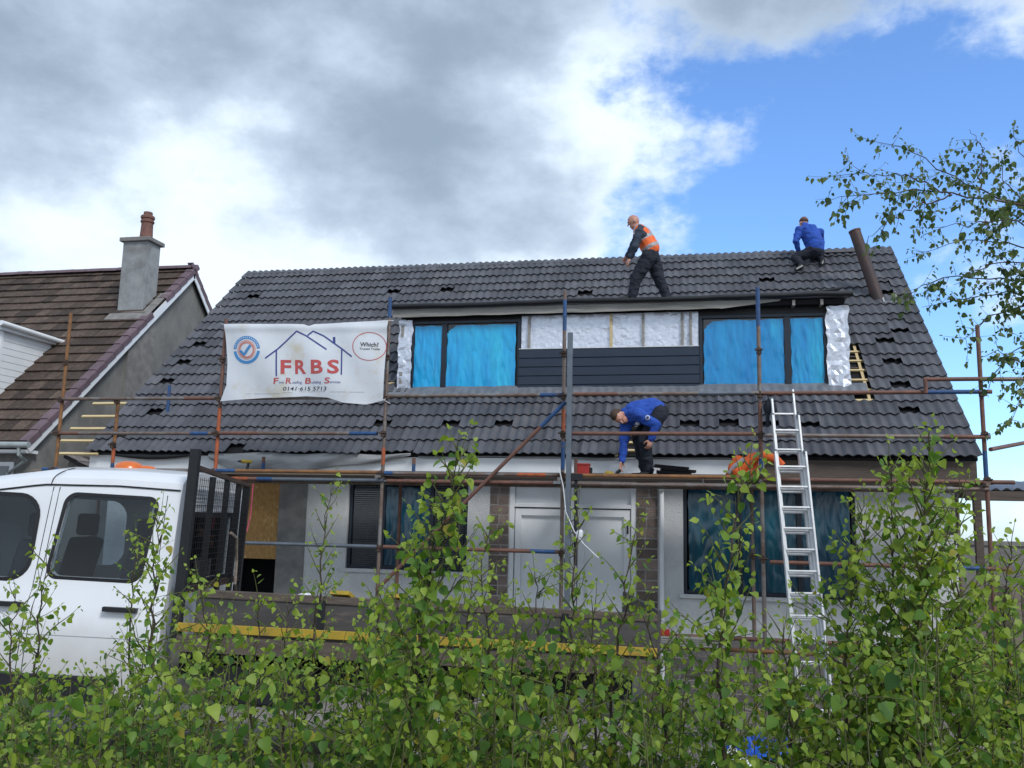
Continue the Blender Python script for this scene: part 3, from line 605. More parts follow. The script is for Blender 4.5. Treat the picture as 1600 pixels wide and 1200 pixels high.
def ledger(y, z, x0, x1, mt='tube', bands=(), dz=0.0):
    s = stube((x0, y, z), (x1, y, z+dz), mt, 'ledger')
    for a, b, c in bands: band(s, (a, y, z+dz*(a-x0)/(x1-x0)), (b, y, z+dz*(b-x0)/(x1-x0)), c)
    return s
LY = SY-0.05
ledger(LY, 3.225, 0.2, 3.1, 'tube', [(0.2, 0.5, 'bluep')]); ledger(LY, 3.235, 3.2, 5.9, 'ochre', [(3.2, 3.55, 'bluep')]); ledger(LY, 3.225, 5.8, 8.5, 'tube', [(5.92, 6.05, 'bluep'), (7.9, 8.3, 'orust')])
ledger(LY, 3.225, 8.52, 11.3, 'ochre', [(10.9, 11.25, 'rust')]); ledger(LY, 3.20, 11.2, 14.3, 'rust')
ledger(LY+0.02, 3.12, 0.6, 3.9, 'rust', [(3.4, 3.75, 'orust')]); ledger(LY+0.02, 3.12, 3.9, 5.9, 'galv', [(3.9, 4.15, 'bluep')]); ledger(LY+0.02, 3.115, 5.95, 8.4, 'rust'); ledger(LY+0.02, 3.11, 8.6, 14.0, 'tube')
ledger(-0.21, 3.12, 0.3, 14.0, 'tube')
ledger(LY, 4.35, 0.35, 5.95, 'tube', [(2.6, 3.1, 'rust')], -0.01); ledger(LY, 4.36, 5.85, 8.6, 'tube', [(8.2, 8.55, 'bluep')]); ledger(LY, 4.365, 8.55, 11.25, 'tube', [(8.7, 9.3, 'rust'), (10.4, 11.1, 'galv')]); ledger(LY, 4.36, 11.2, 14.1, 'rust', [(13.3, 14.0, 'bluep')])
ledger(LY, 3.80, 0.3, 3.15, 'tube', [(0.4, 0.8, 'rust'), (2.75, 3.05, 'bluep')]); ledger(LY, 3.805, 3.2, 5.78, 'tube', [(3.2, 3.9, 'rust'), (5.35, 5.78, 'bluep')]); ledger(LY, 3.81, 8.6, 11.2, 'rust', (), 0.0); ledger(LY, 3.79, 11.25, 14.05, 'tube', [(13.5, 14.0, 'rust')], -0.015)
ledger(LY, 2.17, 2.8, 5.85, 'galv'); ledger(LY, 2.17, 5.95, 8.5, 'rust', [(8.1, 8.45, 'bluep')]); ledger(LY, 2.12, 11.3, 14.2, 'rust', [(13.5, 13.9, 'bluep')])
ledger(LY, 0.98, 9.3, 14.2, 'ochre'); ledger(LY+0.05, 1.12, 9.3, 12.4, 'rust')
a = aty(884, 628, LY-0.05); b = aty(588, 922, LY-0.05); s = stube(a, b, 'rust', 'diagonal_brace')
av, bv = Vector(a), Vector(b); band(s, av, av+(bv-av)*0.13, 'bluep')
s = stube((1.33, SY+0.1, 3.2), (1.33, SY+0.1, 4.3), 'ochre', 'puncheon'); band(s, (1.33, SY+0.1, 3.35), (1.33, SY+0.1, 3.62), 'orust'); band(s, (1.33, SY+0.1, 3.2), (1.33, SY+0.1, 3.34), 'bluep'); coupler(s, (1.33, SY+0.08, 3.62)); coupler(s, (1.33, SY+0.08, 4.33))
s = stube((1.5, 0.0, 4.3), (1.5, 0.0, 4.75), 'bluep', 'puncheon')
for px in (304, 412, 647, 900):
    x = aty(px, 715, -0.25)[0]; s = stube((x, -0.25, 3.1), (x, -0.25, 3.52), 'rust', 'stub_tube'); band(s, (x, -0.25, 3.25), (x, -0.25, 3.42), 'bluep' if px != 900 else 'rust')
# return of the scaffold round the right end
stube((14.06, SY, 3.62), (15.6, SY+2.5, 4.0), 'rust'); stube((15.35, SY+2.2, 0), (15.35, SY+2.2, 4.6), 'tube', 'standard')
stube((12.98+0.3, LY-0.05, 4.52), (14.1, LY-0.05, 4.52), 'rust'); stube((14.0, LY-0.02, 4.52), (15.6, LY+0.3, 4.56), 'tube'); stube((13.3, LY-0.05, 4.34), (13.3, LY-0.05, 4.53), 'rust', 'stub_tube')
stube((13.6, LY-0.03, 2.55), (13.6, SY+1.2, 2.55), 'tube', 'transom')
# platform boards
for j in range(4):
    y0 = -1.14+j*0.238; xx = -0.1
    for ln in (3.35, 3.6, 3.62, 3.75):
        zz = 3.193+random.uniform(-.002, .002)
        if not (j == 3 and xx > 9): pass
        MB().box((xx, y0, zz), (xx+ln-0.02, y0+0.225, zz+0.038)).build('scaffold_board', K['board'], scaf, bevel=0.004); xx += ln
# upright galvanised box post standing in front of the platform
px0 = aty(886, 520, -1.42); px1 = aty(891, 960, -1.42); xx = 0.5*(px0[0]+px1[0])
post = MB().box((xx-0.035, -1.45, gz(-1.42)), (xx+0.035, -1.38, px0[2])).build('steel_post', K['galv'], bevel=0.004); tag(post, 'blue-grey square steel post standing upright before the white doors', 'post')
m = MB(); m.tube([(xx+0.10, -1.40, 3.15), (xx+0.10, -1.40, 2.0)], 0.02, 8); 
for z in np.arange(2.1, 3.1, 0.16): m.bar((xx+0.03, -1.41, z), (xx+0.12, -1.41, z+0.06), 0.02, 0.012)
m.box((xx+0.036, -1.44, 3.15), (xx+0.19, -1.36, 3.24)); put(m.build('hoist_bracket', K['black']), post)
m = MB(); m.tube([Vector(aty(px, py, -1.5)) for px, py in ((873, 730), (880, 760), (884, 800), (897, 830), (912, 850), (935, 872))], 0.008, 6); m.ball(aty(905, 835, -1.5), (0.05, 0.02, 0.06), 8, 6, 0.3)
tag(m.build('plastic_strip', K['bag'], smooth=True), 'torn white plastic strip hanging by the steel post', 'plastic strip')
# ------------------------------------------------------------------ ladder
lad = thing('ladder', 'long aluminium extension ladder leaning on the scaffold at right', 'ladder', (11.72, -2.25, gz(-2.25)))
foot = Vector((11.70, -2.25, gz(-2.25))); topc = Vector((11.51, -1.30, 4.22)); ldir = (topc-foot).normalized(); lx = Vector((0.985, 0.17, 0)).normalized()
lx = (lx - ldir*lx.dot(ldir)).normalized(); ln = lx.cross(ldir).normalized()
if ln.y > 0: ln = -ln
full = (topc-foot).length
for si, (hw, off, t1) in enumerate(((0.145, 0.0, full+0.05), (0.17, 0.055, full-0.20), (0.195, 0.11, full-0.72))):
    base = foot+ln*off + ldir*(0.9 if si == 0 else (0.45 if si == 1 else 0.0)); tp = foot+ln*off+ldir*t1
    for sgn in (-1, 1):
        ext = 0.14 if (si == 0 and sgn > 0) else 0
        MB().bar(base+lx*hw*sgn, tp+lx*hw*sgn+ldir*ext, 0.026, 0.062, tuple(ln)).build('stile', K['alu'], lad, bevel=0.004)
        MB().box(*( (tp+lx*hw*sgn-Vector((.022,.02,.03))), (tp+lx*hw*sgn+Vector((.022,.02,.03))) )).build('guide_bracket', K['galv'], lad)
    k = 0
    while True:
        q = foot+ln*off+ldir*(0.28+k*0.268+si*0.02); k += 1
        if (q-foot).dot(ldir) > t1-0.02: break
        if (q-base).dot(ldir) < 0.05: continue
        MB().bar(q-lx*hw, q+lx*hw, 0.024, 0.026, tuple(ln)).build('rung', K['alu'], lad, bevel=0.006)
# ------------------------------------------------------------------ banner
BY = SY-0.075
def bsurf(cx, cy, lift=0.0):
    px = 345+cx/5.926; py = 495+cy/5.926; p = aty(px, py, BY)
    u = (cx-40)/1520; v = (cy-60)/720
    d = 0.045*math.sin(math.pi*min(max(u, 0), 1))*math.sin(math.pi*min(max(v, 0), 1)) + 0.022*math.sin(7*u+3*v)*min(1, 4*u*(1-u)+.1) + 0.012*math.sin(19*u-6*v) + 0.02*math.exp(-((v-0.06)/0.05)**2)
    return (p[0], p[1]-0.03-d-lift, p[2])
def topy(cx): return float(np.interp(cx, [40, 400, 780, 825, 870, 1200, 1560], [72, 72, 74, 92, 70, 54, 34]))
def boty(cx): return float(np.interp(cx, [0, 120, 400, 700, 800, 1000, 1150, 1350, 1510], [785, 775, 752, 745, 738, 752, 800, 815, 775]))
def leftx(v): return float(np.interp(v, [0, .12, .5, .8, 1], [42, 50, 72, 66, 5]))
def rightx(v): return float(np.interp(v, [0, .1, .5, 1], [1560, 1548, 1530, 1508]))
def bfn(u, v):
    cx = leftx(v)*(1-u)+rightx(v)*u; t, b = topy(cx), boty(cx); return bsurf(cx, t+(b-t)*v)
ban = thing('banner', 'white roofing firm banner tied between two scaffold poles at left', 'banner', (4.5, BY, 4.3))
sheet(bfn, 90, 44).build('banner_sheet', K['vinyl'], ban, smooth='all')
def art(name, mt, V, Fs, lift=0.004):
    m = MB(); m.add([bsurf(x, y, lift) for x, y in V], Fs); return m.build(name, K[mt], ban, fix=False)
def stroke(name, mt, pts, w, closed=False, lift=0.004):
    P = []
    for a, b in zip(pts[:-1], pts[1:]):
        k = max(2, int(math.dist(a, b)/18)); P += [(a[0]+(b[0]-a[0])*i/k, a[1]+(b[1]-a[1])*i/k) for i in range(k)]
    P.append(pts[-1]); V = []; n = len(P)
    for i, p in enumerate(P):
        q, r_ = P[max(i-1, 0)], P[min(i+1, n-1)]
        if closed: q, r_ = P[i-1 if i else n-2], P[i+1 if i < n-1 else 1]
        dx, dy = r_[0]-q[0], r_[1]-q[1]; l = math.hypot(dx, dy) or 1; V += [(p[0]-dy/l*w/2, p[1]+dx/l*w/2), (p[0]+dy/l*w/2, p[1]-dx/l*w/2)]
    return art(name, mt, V, [(2*i, 2*i+1, 2*i+3, 2*i+2) for i in range(n-1)], lift)
def ring(name, mt, c, r0, r1, a0=0, a1=360, sy=1.0):
    n = max(8, int((a1-a0)/6)); V = []
    for i in range(n+1):
        t = R(a0+(a1-a0)*i/n); V += [(c[0]+r0*math.cos(t), c[1]+r0*sy*math.sin(t)), (c[0]+r1*math.cos(t), c[1]+r1*sy*math.sin(t))]
    return art(name, mt, V, [(2*i, 2*i+1, 2*i+3, 2*i+2) for i in range(n)])
_txt = {}
def text(name, mt, s, x0, x1, base, cap, shear=0.0, bold=0.0, spacing=1.0):
    cu = bpy.data.curves.new('t', 'FONT'); cu.body = s; cu.size = 1.0; cu.offset = bold; cu.space_character = spacing; cu.resolution_u = 3
    o = bpy.data.objects.new('t', cu); col.objects.link(o); dg = bpy.context.evaluated_depsgraph_get(); me = bpy.data.meshes.new_from_object(o.evaluated_get(dg))
    V = [v.co.copy() for v in me.vertices]; Fs = [tuple(p.vertices) for p in me.polygons]; bpy.data.objects.remove(o); bpy.data.curves.remove(cu); bpy.data.meshes.remove(me)
    mnx = min(v.x for v in V); mxx = max(v.x for v in V); capz = 0.69
    return art(name, mt, [(x0+(v.x-mnx)/(mxx-mnx)*(x1-x0)+shear*(v.y/capz*cap), base-v.y/capz*cap) for v in V], Fs)
stroke('house_logo', 'navy', [(432, 392), (540, 305), (718, 140), (800, 180), (992, 308)], 13); stroke('house_logo', 'navy', [(815, 178), (864, 137), (960, 180), (1130, 300), (1228, 375)], 13)
stroke('house_logo', 'navy', [(530, 318), (530, 555)], 13); stroke('house_logo', 'navy', [(1132, 305), (1134, 543)], 13); stroke('house_logo', 'navy', [(1055, 190), (1058, 252)], 24)
for ch, a, b in (('F', 568, 664), ('R', 700, 804), ('B', 850, 964), ('S', 1005, 1112)): text('lettering', 'redp', ch, a, b, 528, 120, 0, 0.028)
for ch, a, b, rest, c, d in (('F', 500, 545, 'irm', 552, 596), ('R', 612, 664, 'oofing', 672, 760), ('B', 790, 846, 'uilding', 854, 946), ('S', 976, 1026, 'ervices', 1030, 1126)):
    text('lettering', 'redp', ch, a, b, 622, 52, 0.15, 0.018); text('lettering', 'navy', rest, c, d, 622, 24, 0.15)
text('lettering', 'blackp', '0141·615 5713', 585, 992, 686, 34, 0.2, 0.005)
for a, b, y in ((240, 300, 716), (320, 560, 714), (580, 690, 706), (735, 800, 697), (820, 1000, 697), (1030, 1190, 702), (1205, 1335, 702)):
    for q in np.arange(a, b-10, 17): stroke('small_print', 'membr', [(q, y), (q+11, y-1)], 4)
ring('badge', 'bluel', (258, 312), 100, 127, 185, 355); ring('badge', 'bluel', (258, 314), 100, 127, 5, 175); ring('badge', 'salmon', (258, 313), 60, 78); ring('badge', 'salmon', (258, 313), 84, 88)
stroke('badge_tick', 'bluel', [(196, 318), (232, 358), (296, 272)], 24, lift=0.007)
for t in range(195, 350, 10): stroke('badge_lettering', 'vinyl', [(258+113*math.cos(R(t))-4, 312+113*math.sin(R(t))), (258+113*math.cos(R(t))+4, 312+113*math.sin(R(t)))], 9, lift=0.007)
ring('trader_badge', 'redp', (1388, 280), 148, 155, 0, 360, 0.86); text('lettering', 'blackp', 'Which?', 1305, 1470, 282, 38, 0, 0.02); text('lettering', 'blackp', 'Trusted Trader', 1300, 1488, 314, 21, 0, 0.005)
m = MB()
for p, q in (((42, 75), (-8, 60)), ((8, 780), (-20, 790)), ((1560, 38), (1590, 30)), ((1508, 770), (1560, 800)), ((1510, 775), (1545, 740))): m.tube([bsurf(*p), (bsurf(*q)[0], SY-0.03, bsurf(*q)[2])], 0.005, 6)
m.build('banner_tie', K['bag'], ban)
# ================================================================== NEIGHBOUR HOUSE
NX = -2.2; NE = np.array([1.2, 3.88]); NA = np.array([6.34, 8.79]); nd = (NA-NE); NL = float(np.hypot(*nd)); ncs, nsn = nd/NL
def np_(x, s, h=0.0): return (x, NE[0]+s*ncs-nsn*h, NE[1]+s*nsn+ncs*h)
nb = thing('neighbour_house', 'brown tiled house with grey gable and chimney at left edge', 'house', (-6, 1.6, 0))
m = MB(); XL = -16.0; YB = 2*NA[0]-NE[0]
m.box((XL, 1.5, 0), (NX-0.12, 1.75, 3.95)); m.box((XL, YB-0.55, 0), (NX-0.12, YB-0.3, 3.95)); m.box((NX-0.36, 1.75, 0), (NX-0.12, YB-0.55, 3.95)); m.box((XL, 1.75, 0), (XL+.25, YB-.55, 3.95))
for x in (NX-0.36, XL): m.prism([(x, 1.5, 3.95), (x, YB-0.3, 3.95), (x, NA[0], NA[1]-0.20)], (0.24, 0, 0))
m.build('gable_wall', K['grcast'], nb)
m = MB().prism([(NX-0.118, 4.05, 2.0), (NX-0.118, 5.0, 2.0), (NX-0.118, 5.0, 7.28), (NX-0.118, 4.05, 6.36)], (0.05, 0, 0)); m.build('chimney_breast', K['conc'], nb)
m = MB(); m.prism([np_(XL, -0.05, -0.05), np_(NX-0.02, -0.05, -0.05), np_(NX-0.02, NL, -0.05), np_(XL, NL, -0.05)], (0, 0, -0.06)); nroof = m.build('roof', K['under'], nb)
def nbk(x, s, h=0.0): p = np_(x, s, h); return (x, 2*NA[0]-p[1], p[2])
MB().prism([nbk(XL, -0.05), nbk(NX, -0.05), nbk(NX, NL), nbk(XL, NL)], (0, 0, -0.06)).build('rear_slope', K['btile'], nb)
for f_ in (np_, nbk):
    MB().prism([f_(NX-0.02, -0.1, -0.03), f_(NX-0.02, NL+0.02, -0.03), f_(NX-0.02, NL-0.14, -0.20), f_(NX-0.02, -0.1, -0.20)], (0.025, 0, 0)).build('bargeboard', K['white'], nb)
BW, BGA = 0.30, 0.347; nrow = int(NL/BGA)
bv = [(0.005, 0, 0.050), (BW-0.005, 0, 0.050), (BW-0.006, 0.38, 0.004), (0.006, 0.38, 0.004), (0.005, 0, 0.050), (BW-0.005, 0, 0.050), (BW-0.006, 0.003, 0.006), (0.006, 0.003, 0.006), (0.006, 0, 0.05), (0.006, 0.38, 0.004), (0.006, 0.38, -0.02), (0.006, 0.0, 0.006), (BW-0.006, 0, 0.05), (BW-0.006, 0.38, 0.004), (BW-0.006, 0.38, -0.02), (BW-0.006, 0.0, 0.006)]
bf = [(0, 1, 2, 3), (7, 6, 5, 4), (8, 9, 10, 11), (15, 14, 13, 12)]
bme = bpy.data.meshes.new('brown_tile'); bme.from_pydata(bv, [], bf); bme.materials.append(K['btile']); bme.update()
DNX = -3.96
btl = []
for r_ in range(nrow+1):
    for c_ in range(-1, int((NX-0.17-XL)/BW)):
        x = NX-0.17-(c_+1)*BW + (0.15 if r_ % 2 else 0.0)
        if x+BW > NX-0.01: continue
        p = np_(x+BW/2, r_*BGA+0.15)
        if -8.9 < p[0] < DNX-0.15 and 2.0 < p[1] < 4.2 and p[2] < 6.5: continue
        if -3.2 < p[0] < -2.55 and 4.85 < p[1] < 5.3: continue
        btl.append((r_, x))
btl.sort(key=lambda t: float(np.linalg.norm(np.array(np_(t[1], t[0]*BGA))-CAM)))
def bmat(r_, x):
    o = np_(x, r_*BGA-0.03+random.uniform(-.004, .004), random.uniform(0, .004))
    return Matrix(((1, 0, 0, o[0]), (0, ncs, -nsn, o[1]), (0, nsn, ncs, o[2]), (0, 0, 0, 1))) @ Matrix.Rotation(random.uniform(-.01, .01), 4, 'Z') @ Matrix.Rotation(random.uniform(-.012, .012), 4, 'X')
for t in btl[:300]:
    o = bpy.data.objects.new('roof_tile', bme); col.objects.link(o); o.parent = nroof; o.matrix_basis = bmat(*t)
join_tiles('far_roof_tiles', btl[300:], bmat, bv, bf, K['btile'], nroof)
vm_ = MB().prism([(0, 0, 0.055), (0.16, 0, 0.055), (0.185, 0, 0.03), (0.185, 0, -0.085), (0.165, 0, -0.085), (0.165, 0, 0.028), (0, 0, 0.036)], (0, 0.37, -0.022)).mesh('verge_tile', K['verge'])
for r_ in range(nrow+1):
    if abs(r_*BGA - 5.03) < 0.5: continue
    o = bpy.data.objects.new('verge_tile', vm_); col.objects.link(o); o.parent = nroof; q = np_(NX-0.165, r_*BGA-0.03, 0.005)
    o.matrix_basis = Matrix(((1, 0, 0, q[0]), (0, ncs, -nsn, q[1]), (0, nsn, ncs, q[2]), (0, 0, 0, 1)))
    q = nbk(NX-0.165, r_*BGA-0.03, 0.005); o = bpy.data.objects.new('verge_tile', vm_); col.objects.link(o); o.parent = nroof
    o.matrix_basis = Matrix(((1, 0, 0, q[0]), (0, -ncs, nsn, q[1]), (0, nsn, ncs, q[2]), (0, 0, 0, 1)))
k = 8; prof = [(0.15*math.cos(math.pi*i/k), 0.11*math.sin(math.pi*i/k)-0.03) for i in range(k+1)]
q = MB(); q.add([(0, p[0], p[1]) for p in prof]+[(0.43, p[0], p[1]) for p in prof], [(i, i+1, k+2+i, k+1+i) for i in range(k)]); q.add([(0.43, p[0], p[1]) for p in prof]+[(0.43, p[0]*.85, p[1]*.8) for p in prof], [(i, i+1, k+2+i, k+1+i) for i in range(k)])
q = q.mesh('ridge_tile', K['verge'], True)
for i in range(30):
    o = bpy.data.objects.new('ridge_tile', q); col.objects.link(o); o.parent = nroof; o.location = (NX-0.435-i*0.437, NA[0], NA[1]+0.03+random.uniform(-.006, .006)); o.rotation_euler = (0, random.uniform(-.012, .012), 0)
# chimney
cx0, cx1, cy0, cy1 = -3.21, -2.53, 4.80, 5.30
ch = MB().box((cx0, cy0, 6.9), (cx1, cy1, 9.06)).build('chimney', K['chim'], nb, bevel=0.01)
MB().box((cx0-0.07, cy0-0.07, 9.06), (cx1+0.07, cy1+0.07, 9.16)).build('chimney_cap', K['conc'], ch, bevel=0.012)
c_ = (-2.78, 5.05, 9.16); MB().lathe([(0.155, 0), (0.15, 0.1), (0.135, 0.42), (0.16, 0.45), (0.16, 0.49), (0.14, 0.5), (0.14, 0.53), (0.165, 0.55), (0.165, 0.6), (0.145, 0.62), (0.105, 0.63), (0.105, 0.71), (0.08, 0.71), (0.08, 0.55)], c_, 20).build('chimney_pot', K['terra'], ch, smooth=True)
m = MB(); m.prism([np_(-3.3, 4.55, 0.04), np_(-2.21, 4.55, 0.04), np_(-2.21, 5.75, 0.04), np_(-2.45, 5.75, 0.04), np_(-2.45, 4.9, 0.04), np_(-3.3, 4.82, 0.04)], (0, 0, 0.012)); m.build('chimney_flashing', K['conc'], nroof)
# white clad side of its dormer
DNZ = 6.40; p = aty(20, 598, 2.66); dyf = 2.15
zf = NE[1]+(dyf-NE[0])/ncs*nsn
MB().prism([(-9, dyf, zf-0.1), (-9, dyf, DNZ), (-9, 4.0, DNZ)], (9+DNX-0.02, 0, 0)).build('dormer', K['white'], nb)
wd = MB().box((-8.2, dyf-0.03, zf+0.25), (-4.6, dyf+0.01, DNZ-0.2)).build('dormer_window', K['white'], nb, bevel=0.004)
for a_ in (-8.12, -6.95, -5.78): MB().box((a_, dyf-0.036, zf+0.33), (a_+1.08, dyf-0.031, DNZ-0.28)).build('glass_pane', K['glassg'], wd)
for i in range(12):
    z0 = zf+0.02+i*0.145
    if z0+0.14 > DNZ-0.12: break
    yb = NE[0]+(z0-NE[1])/nsn*ncs
    MB().prism([(DNX-0.02, dyf+0.06, z0), (DNX-0.02, yb, z0), (DNX-0.02, yb+0.12, z0+0.135), (DNX-0.02, dyf+0.06, z0+0.135)], (0.022, 0, 0)).build('dormer_plank', K['white'], nb)
MB().box((DNX-0.06, dyf-0.02, zf), (DNX+0.03, dyf+0.058, DNZ-0.1)).build('dormer_corner_trim', K['white'], nb, bevel=0.004)
MB().box((-9, dyf-0.15, DNZ-0.1), (DNX+0.10, 4.15, DNZ+0.04)).build('dormer_fascia', K['white'], nb, bevel=0.005)
m = MB(); m.tube([(DNX+0.15, dyf-0.2, DNZ+0.03), (DNX+0.15, 4.2, DNZ-0.02)], 0.055, 12); m.build('dormer_gutter', K['white'], nb, smooth=True)
m = MB(); m.tube([(XL, 1.02, 3.80), (NX+0.16, 1.02, 3.80)], 0.06, 12); gt = m.build('gutter', K['gutter'], nb, smooth=True)
m = MB(); m.tube([(NX-0.05, 1.02, 3.76), (NX-0.05, 1.03, 3.62), (NX-0.12, 1.3, 3.52), (NX-0.6, 1.44, 3.28), (NX-0.62, 1.45, 0.1)], 0.035, 10); m.build('downpipe', K['gutter'], nb, smooth=True)
m = MB().box((XL, 1.15, 3.66), (NX-0.02, 1.5, 3.72)).build('soffit', K['white'], nb)
wn = MB().box((-4.2, 1.47, 2.2), (-2.72, 1.5, 3.5)).build('window', K['white'], nb); MB().box((-4.1, 1.455, 2.3), (-2.82, 1.468, 3.42)).build('glass_pane', K['glassg'], wn)
# low store between the houses
st = thing('side_store', 'low slate roofed store in the gap between the two houses', 'outbuilding', (-1.4, 3.2, 0))
MB().box((-2.3, 2.2, 0), (-0.1, 8, 2.75)).prism([(-2.3, 2.2, 2.75), (-0.1, 2.2, 2.75), (-2.05, 2.2, 3.62)], (0, 5.8, 0)).build('wall', K['grcast'], st)
sr = MB().prism([(-2.12, 2.1, 3.70), (0.1, 2.1, 2.72), (0.1, 2.1, 2.66), (-2.12, 2.1, 3.63)], (0, 6, 0)).build('roof', K['under'], st)
for j in range(8):
    for i in range(13):
        t0 = j*0.29; a = Vector((0.1-t0*0.915, 2.1+i*0.45, 2.725+t0*0.404)); dd = Vector((-0.915, 0, 0.404)); nn = Vector((0.404, 0, 0.915))
        MB().prism([a+nn*0.02, a+Vector((0, 0.44, 0))+nn*0.02, a+dd*0.33+Vector((0, 0.44, 0))+nn*0.004, a+dd*0.33+nn*0.004], tuple(nn*0.012)).build('slate', K['btile'] if i % 3 else K['gstone'], sr)
# ================================================================== RIGHT SIDE: carport, fence, wall
cp = thing('carport', 'dark corrugated lean-to roof on posts at right edge', 'carport', (16, 1.5, 0))
def corr(u, v):
    x = 14.25+u*5.0; y = 0.6+v*4.2; return (x, y, 3.18+v*0.28+0.018*math.sin(x*2*math.pi/0.146) + u*0.12)
sheet(corr, 200, 2).build('corrugated_roof', K['lead'], cp, smooth='all')
MB().box((14.2, 0.5, 3.02), (19.2, 0.56, 3.16)).build('front_beam', K['darkwood'], cp); MB().box((14.2, 4.7, 3.25), (19.2, 4.76, 3.42)).build('back_beam', K['oldwood'], cp)
for x in (14.35, 16.8, 19.1):
    for y in (0.53, 4.73): MB().box((x-0.05, y-0.05, 0), (x+0.05, y+0.05, 3.1)).build('post', K['darkwood'], cp)
for y in (1.3, 2.2, 3.1, 4.0): MB().box((14.2, y, 3.03+(y-0.6)*0.066), (19.2, y+0.06, 3.13+(y-0.6)*0.066)).build('purlin', K['darkwood'], cp)
fe = thing('board_fence', 'brown upright board fence beside the right end of the house', 'fence', (16, 1.0, 0))
for i in range(34):
    x = 14.15+i*0.152; h = 1.86+random.uniform(-.03, .03)
    MB().box((x, 0.2+random.uniform(-.006, .006), 0.02), (x+0.14, 0.222, h)).build('fence_board', K['darkwood'] if i % 3 else K['board'], fe)
for z in (0.4, 1.5): MB().box((14.15, 0.225, z), (19.4, 0.27, z+0.09)).build('fence_rail', K['darkwood'], fe)
wl = thing('garden_wall', 'low grey block wall beyond the fence at far right', 'wall', (22, 9, 0))
MB().box((15.0, 9.0, 0), (32, 9.25, 2.25)).build('wall_body', K['conc'], wl); MB().box((14.97, 8.96, 2.252), (32.03, 9.29, 2.36)).build('coping', K['conc'], wl, bevel=0.01)
# far hedge / trees low on the horizon
# ================================================================== VAN
van = thing('pickup_van', 'white crew cab dropside pickup van parked behind the saplings at left', 'van')
van.location = (6.27, -7.18, 0.68); van.rotation_euler = (0, R(1.9), R(13))
def vp(m, name, mt, parent=None, smooth=False, bevel=0.0):
    o = m.build(name, mt, None, smooth, bevel); o.parent = parent or van; return o
# local: x to the rear (+), y away from camera, z up, origin at rear near corner of the cab on the ground
def csec(x):
    top = float(np.interp(x, [-3.3, -3.2, -2.55, -1.75, -1.1, -0.5, 0.0], [1.02, 1.12, 1.28, 2.10, 2.215, 2.235, 2.225]))
    k = (top-1.2)/1.05
    if top < 1.35:
        return [(0.05, 0.40), (0.0, 0.62), (-0.01, 0.9), (0.03, min(1.0, top-0.05)), (0.14, top-0.02), (0.5, top), (1.0, top+0.02)]
    w = 0.16*k
    return [(0.03, 0.40), (0.0, 0.50), (-0.02, 0.85), (-0.012, 1.12), (0.02+w*0.12, 1.26), (w*0.72, top-0.17), (w*0.85, top-0.09), (w+0.06, top-0.025), (w+0.22, top), (0.62, top+0.03), (1.0, top+0.035)]
def cabloft(xs_):
    secs = []
    for x in xs_:
        s_ = csec(x)
        # resample to a fixed count
        d = np.cumsum([0]+[math.dist(s_[i], s_[i+1]) for i in range(len(s_)-1)]); n = 22
        t = np.linspace(0, d[-1], n); yy = np.interp(t, d, [p[0] for p in s_]); zz = np.interp(t, d, [p[1] for p in s_])
        h = [(x, yy[i], zz[i]) for i in range(n)]; secs.append(h+[(x, 2.0-yy[i], zz[i]) for i in range(n-2, -1, -1)])
    m = MB(); w = len(secs[0]); m.add([p for s_ in secs for p in s_], [(i*w+j, i*w+j+1, (i+1)*w+j+1, (i+1)*w+j) for i in range(len(secs)-1) for j in range(w-1)] + [tuple(range(w)), tuple((len(secs)-1)*w+j for j in range(w-1, -1, -1))]); return m
xs_ = [-3.3, -3.25, -3.1, -2.8, -2.55, -2.3, -2.05, -1.85, -1.7, -1.5, -1.3, -1.1, -0.8, -0.5, -0.2, -0.06, -0.015, 0.0]
cab = vp(cabloft(xs_), 'cab', K['vanw'], None, True)
# hollow the cab and cut the window openings
_cs = csec
def csec(x):
    s_ = _cs(x); c = [(min(p[0]+0.05, 1.0) if i < len(s_)-1 else p[0], max(p[1]-0.05, 0.55)) for i, p in enumerate(s_)]; return c
inner = cabloft([-2.1, -1.9, -1.7, -1.5, -1.3, -1.1, -0.8, -0.5, -0.2, -0.06]).build('cut_inner', K['dark']); csec = _cs
def rrect(x0, x1, z0, z1, r_, slant):
    P = []
    for cx, cz, a0 in ((x1-r_, z1-r_, 0), (x0+r_, z1-r_, 90), (x0+r_, z0+r_, 180), (x1-r_, z0+r_, 270)):
        for i in range(7): t = R(a0+15*i); P.append((cx+r_*math.cos(t), cz+r_*math.sin(t)))
    return [(x+slant*(z-z0), z) for x, z in P]
WZ0, WZ1 = 1.34, 2.00
cut = MB()
for a_ in ((-0.945, -0.245, WZ0+0.03, WZ1, 0.085, 0.10), (-1.83, -1.115, WZ0, WZ1-0.03, 0.16, 0.0)): cut.prism([(x, -0.5, z) for x, z in rrect(*a_)], (0, 3.0, 0))
cut.prism([(-0.2, 0.47+yy, zz) for yy, zz in ((0, 1.35), (1.06, 1.35), (1.06, 1.88), (0, 1.88))], (0.4, 0, 0))
cuto = cut.build('cut_windows', K['black'])
for ob in (inner, cuto):
    md = cab.modifiers.new('b', 'BOOLEAN'); md.operation = 'DIFFERENCE'; md.solver = 'EXACT'; md.object = ob
inner.parent = van; cuto.parent = van; bpy.context.view_layer.update()
me = bpy.data.meshes.new_from_object(cab.evaluated_get(bpy.context.evaluated_depsgraph_get())); cab.modifiers.clear(); cab.data = me; me.set_sharp_from_angle(angle=R(38))
for ob in (inner, cuto): bpy.data.objects.remove(ob)
